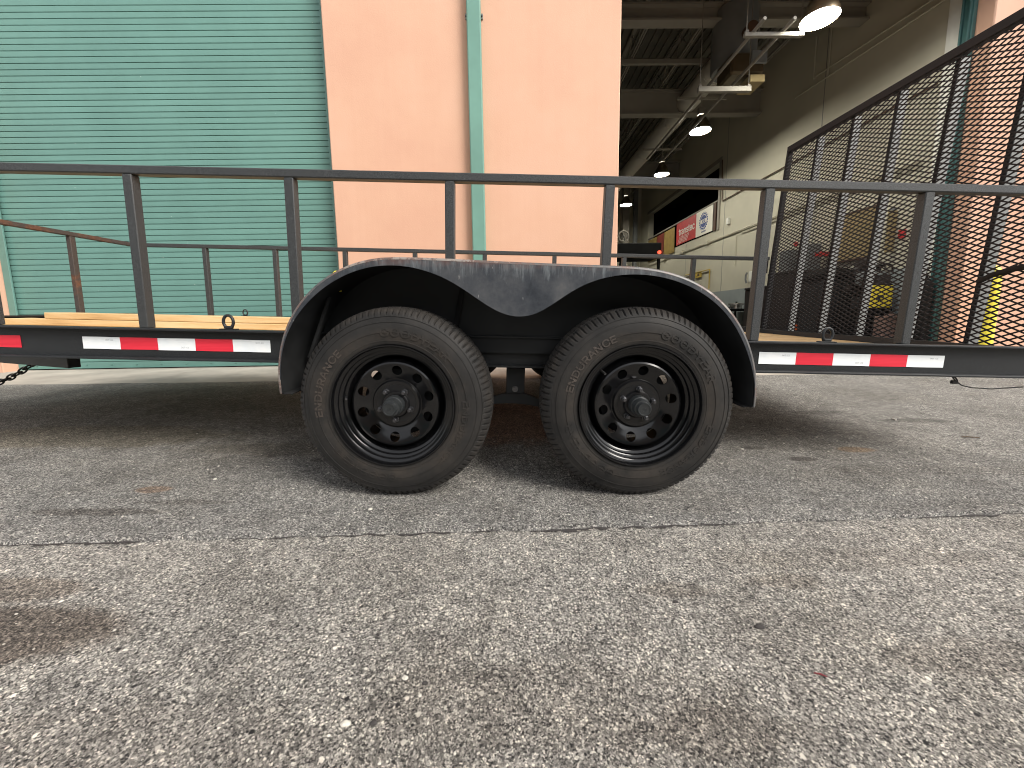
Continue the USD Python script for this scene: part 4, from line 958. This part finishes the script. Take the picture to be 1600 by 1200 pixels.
def tyre_mesh(seg=480):
    """Section of the tyre turned about z; z = 0 is the outer sidewall's bulge; shoulder ribs are cut by sipes."""
    sec = [(0.2085, -0.012), (0.2120, -0.006), (0.2180, -0.0035), (0.2235, -0.0030), (0.2240, -0.0018), (0.2275, -0.0018), (0.2280, -0.0028), (0.240, -0.0010), (0.254, 0.0), (0.2545, 0.0016), (0.2570, 0.0016), (0.2575, 0.0),
           (0.270, -0.0008), (0.283, -0.0030), (0.290, -0.0050), (0.2905, -0.0035), (0.2935, -0.0045), (0.294, -0.0068), (0.304, -0.0105), (0.3105, -0.0135), (0.311, -0.0115), (0.3145, -0.0130), (0.320, -0.0165), (0.327, -0.0220),
           (0.334, -0.0290), (0.3395, -0.0365), (0.3430, -0.045), (0.3447, -0.054), (0.3450, -0.0545), (0.3380, -0.0555), (0.3380, -0.0625), (0.3457, -0.0635), (0.3465, -0.082), (0.3390, -0.083), (0.3390, -0.090), (0.3466, -0.091),
           (0.3466, -0.1025)]
    sec = [(0.2225 + (r - 0.2085) * 0.981, z * 1.083) for r, z in sec]
    sec = sec + [(r, -TW - z) for r, z in sec[::-1][1:]]
    sec = np.array(sec)
    k = len(sec)
    ang = np.arange(seg) * 2 * np.pi / seg
    V = np.zeros((k, seg, 3))
    ph = (np.arange(seg) % 5)
    for i in range(k):
        r, z = sec[i]
        rr = np.full(seg, r)
        depth = 0.0
        if 0.3352 < r < 0.3569 and (z > -0.0585 or z < -TW + 0.0585):
            depth = 0.0044
        elif r > 0.3563:
            depth = 0.0022
        rr = rr - depth * (ph == 0) - depth * 0.8 * ((ph == 2) & (np.arange(seg) % 10 == 2) & (r > 0.354))
        zz = np.full(seg, z)
        if 0.3287 < r < 0.355:
            zz = zz + (-0.0042 if z > -0.1 else 0.0042) * (ph == 0)
        V[i, :, 0], V[i, :, 1], V[i, :, 2] = rr * np.cos(ang), rr * np.sin(ang), zz
    f = []
    I, J = np.meshgrid(np.arange(k - 1), np.arange(seg), indexing='ij')
    J2 = (J + 1) % seg
    q = np.stack([I * seg + J, (I + 1) * seg + J, (I + 1) * seg + J2, I * seg + J2], -1).reshape(-1, 4)
    return trimesh.Trimesh(V.reshape(-1, 3), np.vstack([q[:, [0, 2, 1]], q[:, [0, 3, 2]]])[:, ::-1], process=False)


def rim_parts(ang0):
    barrel = lathe([(0.2215, -0.016), (0.2230, -0.004), (0.2240, 0.0), (0.2222, 0.0032), (0.2185, 0.0030), (0.2155, -0.0025), (0.2145, -0.0125), (0.2075, -0.0150), (0.2040, -0.0180), (0.2028, -0.0275), (0.1955, -0.0300), (0.1925, -0.0330),
                    (0.1908, -0.0455), (0.1830, -0.0490), (0.1795, -0.0530), (0.1770, -0.066), (0.1680, -0.080), (0.1680, -0.16), (0.200, -0.18), (0.2215, -0.205), (0.2225, -0.205), (0.201, -0.175), (0.170, -0.158), (0.170, -0.085), (0.1860, -0.055), (0.198, -0.035), (0.2205, -0.016)], 128)
    q = 0.965
    sec = m3.CrossSection([np.array([(a * q, b) for a, b in ((0.030, -0.050), (0.088, -0.050), (0.0915, -0.0545), (0.0945, -0.0585), (0.0985, -0.0580), (0.103, -0.0550), (0.114, -0.0510), (0.130, -0.0450), (0.150, -0.0375), (0.158, -0.0360), (0.1640, -0.0385), (0.1675, -0.0440), (0.1700, -0.054), (0.1765, -0.0805),
                                     (0.1715, -0.0805), (0.1675, -0.058), (0.1635, -0.0460), (0.157, -0.0410), (0.150, -0.0420), (0.130, -0.0495), (0.114, -0.0555), (0.104, -0.0595), (0.099, -0.0630), (0.0945, -0.0635), (0.090, -0.0600), (0.087, -0.0545), (0.030, -0.0545))])], m3.FillRule.NonZero)
    disc = m3.Manifold.revolve(sec, 160)
    for k in range(10):
        a = ang0 + k * math.pi / 5
        disc = disc - m3.Manifold.cylinder(0.08, 0.0185, 0.0185, 32).translate([0.1265 * math.sin(a), 0.1265 * math.cos(a), -0.09])
    return barrel, man(disc)


def bent_text(txt, h, rad, mid, z, inward=False):
    """Raised letters along a circle; mid = clock angle of the middle (0 = top, clockwise)."""
    m = meshkit.text_mesh(txt, h, 0.0012, bold=True)
    v = np.asarray(m.vertices).copy()
    w = v[:, 0].max()
    s = 1.25
    a = mid + (v[:, 0] - w / 2) * s / rad * (-1 if inward else 1)
    r = rad + (-1 if inward else 1) * (v[:, 1] - h / 2)
    zz = z - 0.00 + v[:, 2] - np.maximum(0, (r - 0.272)) * 0.13 - np.maximum(0, (0.26 - r)) * 0.07
    m.vertices = np.stack([r * np.sin(a), r * np.cos(a), zz], 1)
    if inward:
        pass
    return m


WM = np.array([[1, 0, 0], [0, 0, -1], [0, 1, 0.0]])      # wheel axis z -> towards the lens, wheel y -> up
TYRE = tyre_mesh()


def wheel(cx, cz, ang0, nut0, spin, valve, far=False):
    yc = 1.345 if not far else Y0 + Y1 - 1.345
    Rw = WM if not far else WM @ np.diag([-1.0, 1, -1])
    w = thing('wheel', parent=TR, loc=np.array([cx, yc, cz]) - TO, R=Rw)
    obj('tyre', xf(TYRE, rotz(spin)), 'tyre_rubber', w, smooth=32)
    barrel, disc = rim_parts(ang0)
    obj('rim', barrel, 'rim_black', w, smooth=32)
    obj('wheel_disc', disc, 'rim_black', w, smooth=28)
    if far:
        return w
    obj('hub_flange', lathe([(0.072, -0.0497), (0.072, -0.0480), (0.052, -0.0465), (0.050, -0.040), (0.046, -0.036), (0.001, -0.036)], 48), 'hub_black', w, 32)
    obj('hub_cap', lathe([(a * 0.9, b) for a, b in ((0.040, -0.038), (0.040, -0.012), (0.038, -0.009), (0.0355, -0.008), (0.0345, -0.004), (0.0345, 0.018), (0.033, 0.021), (0.0275, 0.022), (0.0265, 0.026), (0.0262, 0.036), (0.0245, 0.0385), (0.0215, 0.0385), (0.0205, 0.0365), (0.0075, 0.0365), (0.0070, 0.0345), (0.0055, 0.0345), (0.005, 0.036), (0.001, 0.036))], 56), 'cap_grey', w, 32)
    for k in range(5):
        a = nut0 + k * 2 * math.pi / 5
        p = np.array([0.0572 * math.sin(a), 0.0572 * math.cos(a), 0])
        hexa = lathe([(0.0125, -0.046), (0.0125, -0.041), (0.0105, -0.0405), (0.0100, -0.028), (0.0085, -0.0255), (0.006, -0.0245)], 6)
        st = cyl([0, 0, -0.030], [0, 0, -0.017], 0.0056, 12)
        obj('lug_nut', xf(cat(hexa, st), rotz(rng.uniform(0, 1)), p), 'nut_chrome', w, 25)
    va = valve
    vp = np.array([0.186 * math.sin(va), 0.186 * math.cos(va), -0.052])
    obj('valve_stem', cyl(vp, vp + [-0.012 * math.sin(va), -0.012 * math.cos(va), 0.034], 0.0042, 10), 'nut_chrome' if ang0 < 0.1 else 'wire_black', w, 32)
    for txt, h, rad, a, m in (('ENDURANCE', 0.025, 0.266, spin - 1.25, 'letter_rubber'), ('ENDURANCE', 0.025, 0.266, spin + 1.95, 'tyre_rubber'), ('GOODYEAR', 0.028, 0.268, spin + math.pi + 0.45, 'tyre_rubber'),
                              ('GOODYEAR', 0.028, 0.268, spin + 0.35, 'tyre_rubber')):
        obj('lettering', bent_text(txt, h, rad, a, 0.0006), m, w, label='brownish raised lettering on the sidewall' if m == 'letter_rubber' else None)
    return w


W1, W2 = (-0.4218, -0.3520), (0.4720, -0.3335)
wheel(*W1, 0.05, math.pi, 0.0, -1.45)
wheel(*W2, 0.12, 0.05, 0.35, -0.85)
wheel(*W1, 0.3, 0, 1.0, 0, far=True)
wheel(*W2, 0.5, 0, 2.0, 0, far=True)
for (cx, cz) in (W1, W2):
    tp('axle', cyl([cx, 1.50, cz - 0.004], [cx, 3.86, cz - 0.004], 0.034, 14), 'frame_black', smooth=40)
    tp('brake_drum', cat(cyl([cx, 1.425, cz], [cx, 1.475, cz], 0.128, 40), cyl([cx, 1.4752, cz], [cx, 1.480, cz], 0.142, 40)), 'arch_dark', smooth=40)

# tongue and safety chain at the nose
tp('tongue_beam', cat(bar([-2.2, 1.92, -0.288], [-4.9, 2.60, -0.288], 0.05, 0.088), bar([-2.2, 3.44, -0.288], [-4.9, 2.76, -0.288], 0.05, 0.088)), 'frame_black')
ch = thing('safety_chain', parent=TR)
cp = [np.array([-3.30 - 0.046 * k, 2.62 + 0.002 * k, -0.440 - 0.030 * k + 0.0012 * k * k]) for k in range(-4, 14)]
for k in range(17):
    a, b_ = cp[k], cp[k + 1]
    d = b_ - a
    L = np.linalg.norm(d) * 0.5 + 0.010
    d /= np.linalg.norm(d)
    side = np.cross(d, [0, 1.0, 0.0]) if k % 2 else np.array([0, 1.0, 0])
    side = side - d * (side @ d)
    side /= np.linalg.norm(side)
    t_ = np.linspace(0, 2 * math.pi, 20, endpoint=False)
    ring_ = (a + b_) / 2 + np.outer(np.sign(np.cos(t_)) * np.abs(np.cos(t_)) ** 0.8 * L, d) + np.outer(np.sin(t_) * 0.017, side)
    tp('link', tube(ring_, 0.0055, 8, closed=True), 'chain_steel', ch, smooth=50)
wr = tp('trailer_wire', cat(tube([[1.98, 1.70, ZB - 0.002], [1.995, 1.70, -0.262], [2.005, 1.70, -0.272], [2.035, 1.70, -0.290], [2.08, 1.70, -0.300], [2.16, 1.69, -0.302], [2.3, 1.69, -0.29]], 0.0028, 6),
                            tube([[1.985, 1.70, ZB - 0.002], [2.000, 1.70, -0.256], [2.012, 1.70, -0.268]], 0.0028, 6)), 'wire_black', smooth=50)
tp('connector', box([1.985, 1.694, -0.284], [2.012, 1.706, -0.268], 0.002), 'wire_black', wr)

# ramp gate at the tail, standing up and leaning back
gate = thing('ramp_gate', parent=TR)
GY0, GY1, GZ0, GZ1 = 1.66, 3.70, -0.205, 1.485


def gx(z):
    return 2.4085 + (z + 0.2) * 0.0385


def G(y, z, dx=0.0):
    return [gx(z) + dx, y, z]


tp('gate_frame', cat(bar(G(GY0, GZ1), G(GY1, GZ1), 0.045, 0.05), bar(G(GY0, GZ0 + 0.02), G(GY1, GZ0 + 0.02), 0.04, 0.04), bar(G(GY1 - 0.012, GZ0), G(GY1 - 0.012, GZ1), 0.024, 0.045, (1, 0, 0)), bar(G(GY0 + 0.012, GZ0), G(GY0 + 0.012, GZ1), 0.024, 0.045, (1, 0, 0))), 'gate_black', gate)
for y in (3.38, 3.045, 2.71, 2.375, 2.04):
    tp('gate_bar', bar(G(y, GZ0 + 0.04, 0.010), G(y, GZ1 - 0.025, 0.010), 0.020, 0.012, (1, 0, 0), 0.001), 'gate_black', gate)
    tp('gate_bar', bar(G(y - 0.011, GZ0 + 0.04, 0.034), G(y - 0.011, GZ1 - 0.025, 0.034), 0.004, 0.052, (1, 0, 0), 0.001), 'gate_grey', gate, label='grey flange of the gate bar')
# expanded metal: every diamond's strands
LW, SW = 0.0635, 0.0290
mv, mf = [], []
base = np.array([[-1, -1], [1, -1], [1, 1], [-1, 1]]) * 0.5


def strand(a, b_, wid, thk):
    a, b_ = np.array(a), np.array(b_)
    d = (b_ - a) / np.linalg.norm(b_ - a)
    nx_ = np.array([1.0, 0, 0.0])
    s_ = np.cross(d, nx_)
    k0 = len(mv) * 8
    mv.append(np.concatenate([[p + s_ * c[0] * wid + nx_ * c[1] * thk for c in base] for p in (a, b_)]))
    for q_ in range(4):
        r_ = (q_ + 1) % 4
        mf.append([k0 + q_, k0 + r_, k0 + 4 + r_])
        mf.append([k0 + q_, k0 + 4 + r_, k0 + 4 + q_])


nyc = int((GY1 - GY0) / (LW / 2))
nzc = int((GZ1 - GZ0) / (SW / 2))
for a in range(nyc):
    for c in range(nzc):
        if (a + c) % 2 == 0:
            y0, z0 = GY0 + a * LW / 2, GZ0 + c * SW / 2
            y1 = y0 + LW / 2
            if z0 + SW / 2 < GZ1:
                strand(G(y0, z0, -0.012), G(y1, z0 + SW / 2, -0.012), 0.0070, 0.004)
        else:
            y0, z0 = GY0 + a * LW / 2, GZ0 + c * SW / 2
            if z0 + SW / 2 < GZ1:
                strand(G(y0, z0 + SW / 2, -0.012), G(y0 + LW / 2, z0, -0.012), 0.0070, 0.004)
tp('mesh_panel', trimesh.Trimesh(np.concatenate(mv), np.array(mf), process=False), 'gate_black', gate, kind='stuff')
tp('gate_spring', tube([[2.415, 2.03, 0.20], [2.42, 1.98, 0.23], [2.40, 1.88, 0.250], [2.38, 1.80, 0.255], [2.37, 1.66, 0.25]], 0.014, 8), 'gate_black', gate, smooth=50)
tp('gate_latch', cat(box([2.36, 3.70, 0.40], [2.40, 3.74, 0.55], 0.004), tube([[2.385, 3.745, 0.40], [2.39, 3.75, 0.2], [2.38, 3.745, 0.0]], 0.006, 6)), 'frame_black', gate)

# loose boards lying on the deck (things of their own)
for (x0, z0, yb, lab) in ((-3.10, -0.150, 2.36, 'long pine board lying on the trailer deck, lower of the stacked two'), (-2.86, -0.110, 2.37, 'pine board lying on top of another, its end set back')):
    bt = thing('loose_board', lab, 'board', loc=T @ np.array([x0, yb, z0]) + [0, 0, H], R=T)
    obj('plank', box([0, 0, 0], [2.75, 0.14, 0.038], 0.003), 'pine_wood', bt)


# ------------------------------------------------------------------ small litter on the tarmac
def surf(x, y):
    s = float(seam(np.array([x]))[0])
    r_ = float(rough(np.array([x]), np.array([y]), 0.012)[0] * math.exp(-(x / 9.0) ** 2 - ((y - 1.5) / 6.0) ** 2))
    return float(gz(x, y)) + r_ + (0.004 if y > s else -0.007)


def lump(x, y, r, seed, flat=0.55):
    m = trimesh.creation.icosphere(subdivisions=2, radius=r)
    v = np.asarray(m.vertices)
    k = 0.65 + 0.7 * meshkit.fbm(v / r * 1.3 + 10, 2, seed)
    v = v * k[:, None] * [1.25, 0.9, flat]
    m.vertices = v + [x, y, surf(x, y) + r * flat * 0.45]
    return m


# loose chips: uncounted
chips = []
for k in range(1500):
    x = nrg.uniform(-1.9, 2.2)
    y = 0.42 + abs(nrg.normal(0, 0.75))
    r_ = nrg.uniform(0.0012, 0.0034) * (1.4 if y > 1.6 else 1)
    m = trimesh.creation.icosphere(subdivisions=0, radius=r_)
    v = np.asarray(m.vertices) * nrg.uniform(0.6, 1.4, 3) * [1, 1, 0.6]
    m.vertices = v + [x, y, surf(x, y) + r_ * 0.2]
    chips.append(m)
pale = [c for k, c in enumerate(chips) if k % 3]
obj('gravel_chips', cat(*pale), 'pebble_pale', label='pale loose stone chips scattered over the tarmac', category='gravel', kind='stuff')
obj('gravel_chips', cat(*[c for k, c in enumerate(chips) if k % 3 == 0]), 'pebble_dark', label='dark loose grit scattered over the tarmac', category='gravel', kind='stuff')


def on_ground(px, py):
    """Where a line from the lens through (px, py) of the photograph meets the drive."""
    d = RB.T @ np.array([(px - 800) / 600, 1.0, -(py - 571) / 600])
    t_ = 0.8
    for _ in range(30):
        p = np.array([0, 0, H]) + d * t_
        t_ *= (H - surf(p[0], p[1])) / max(1e-6, H - p[2])
    return float(p[0]), float(p[1])


for (px, py, r_, lab) in ((1187, 980, 0.0085, 'black tar lump on the pale tarmac, largest of the dark lumps'), (1055, 941, 0.0055, 'small black tar crumb right of the picture centre on pale tarmac'),
                          (664, 1068, 0.0045, 'black crumb on pale tarmac below the left tyre'), (584, 1130, 0.005, 'black crumb near the lower edge below the left tyre')):
    x, y = on_ground(px, py)
    obj('tar_lump', lump(x, y, r_, int(px)), 'pebble_dark', smooth=30, label=lab, category='lump', group='dark lumps on the tarmac')
for (px, py, r_, lab) in ((336, 749, 0.006, 'white stone chip on dark tarmac left of the tyres'), (579, 796, 0.006, 'white chip just below the left tyre'), (1160, 702, 0.006, 'white chip right of the right tyre'),
                          (633, 1060, 0.005, 'pale stone below the left tyre on the worn tarmac'), (540, 1132, 0.0065, 'flat pale stone at the lower edge of the tarmac')):
    x, y = on_ground(px, py)
    obj('white_pebble', lump(x, y, r_, int(px)), 'pebble_pale', smooth=30, label=lab, category='pebble', group='white pebbles on the tarmac')
x, y = on_ground(1400, 657)
obj('cigarette_butt', cyl([x, y, surf(x, y) + 0.004], [x + 0.003, y + 0.03, surf(x, y) + 0.004], 0.0042, 10), 'paper_white', None, 40, label='cigarette butt lying on the dark tarmac right of the wheels', category='cigarette butt')
x, y = on_ground(1512, 684)
obj('twig', tube([[x - 0.03, y + 0.006, surf(x, y) + 0.004], [x, y, surf(x, y) + 0.006], [x + 0.03, y - 0.012, surf(x, y) + 0.005], [x + 0.05, y - 0.014, surf(x, y) + 0.004]], [0.003, 0.0035, 0.003, 0.002], 7), 'twig_brown', None, 40,
    label='brown twig on the dark tarmac at the right', category='twig')
x, y = on_ground(1282, 1056)
obj('red_scrap', tube([[x - 0.009, y + 0.005, surf(x, y) + 0.002], [x, y, surf(x, y) + 0.004], [x + 0.010, y - 0.004, surf(x, y) + 0.002]], [0.0012, 0.002, 0.001], 7), 'leaf_red', None, 40,
    label='thin dark red scrap on the pale tarmac', category='scrap')
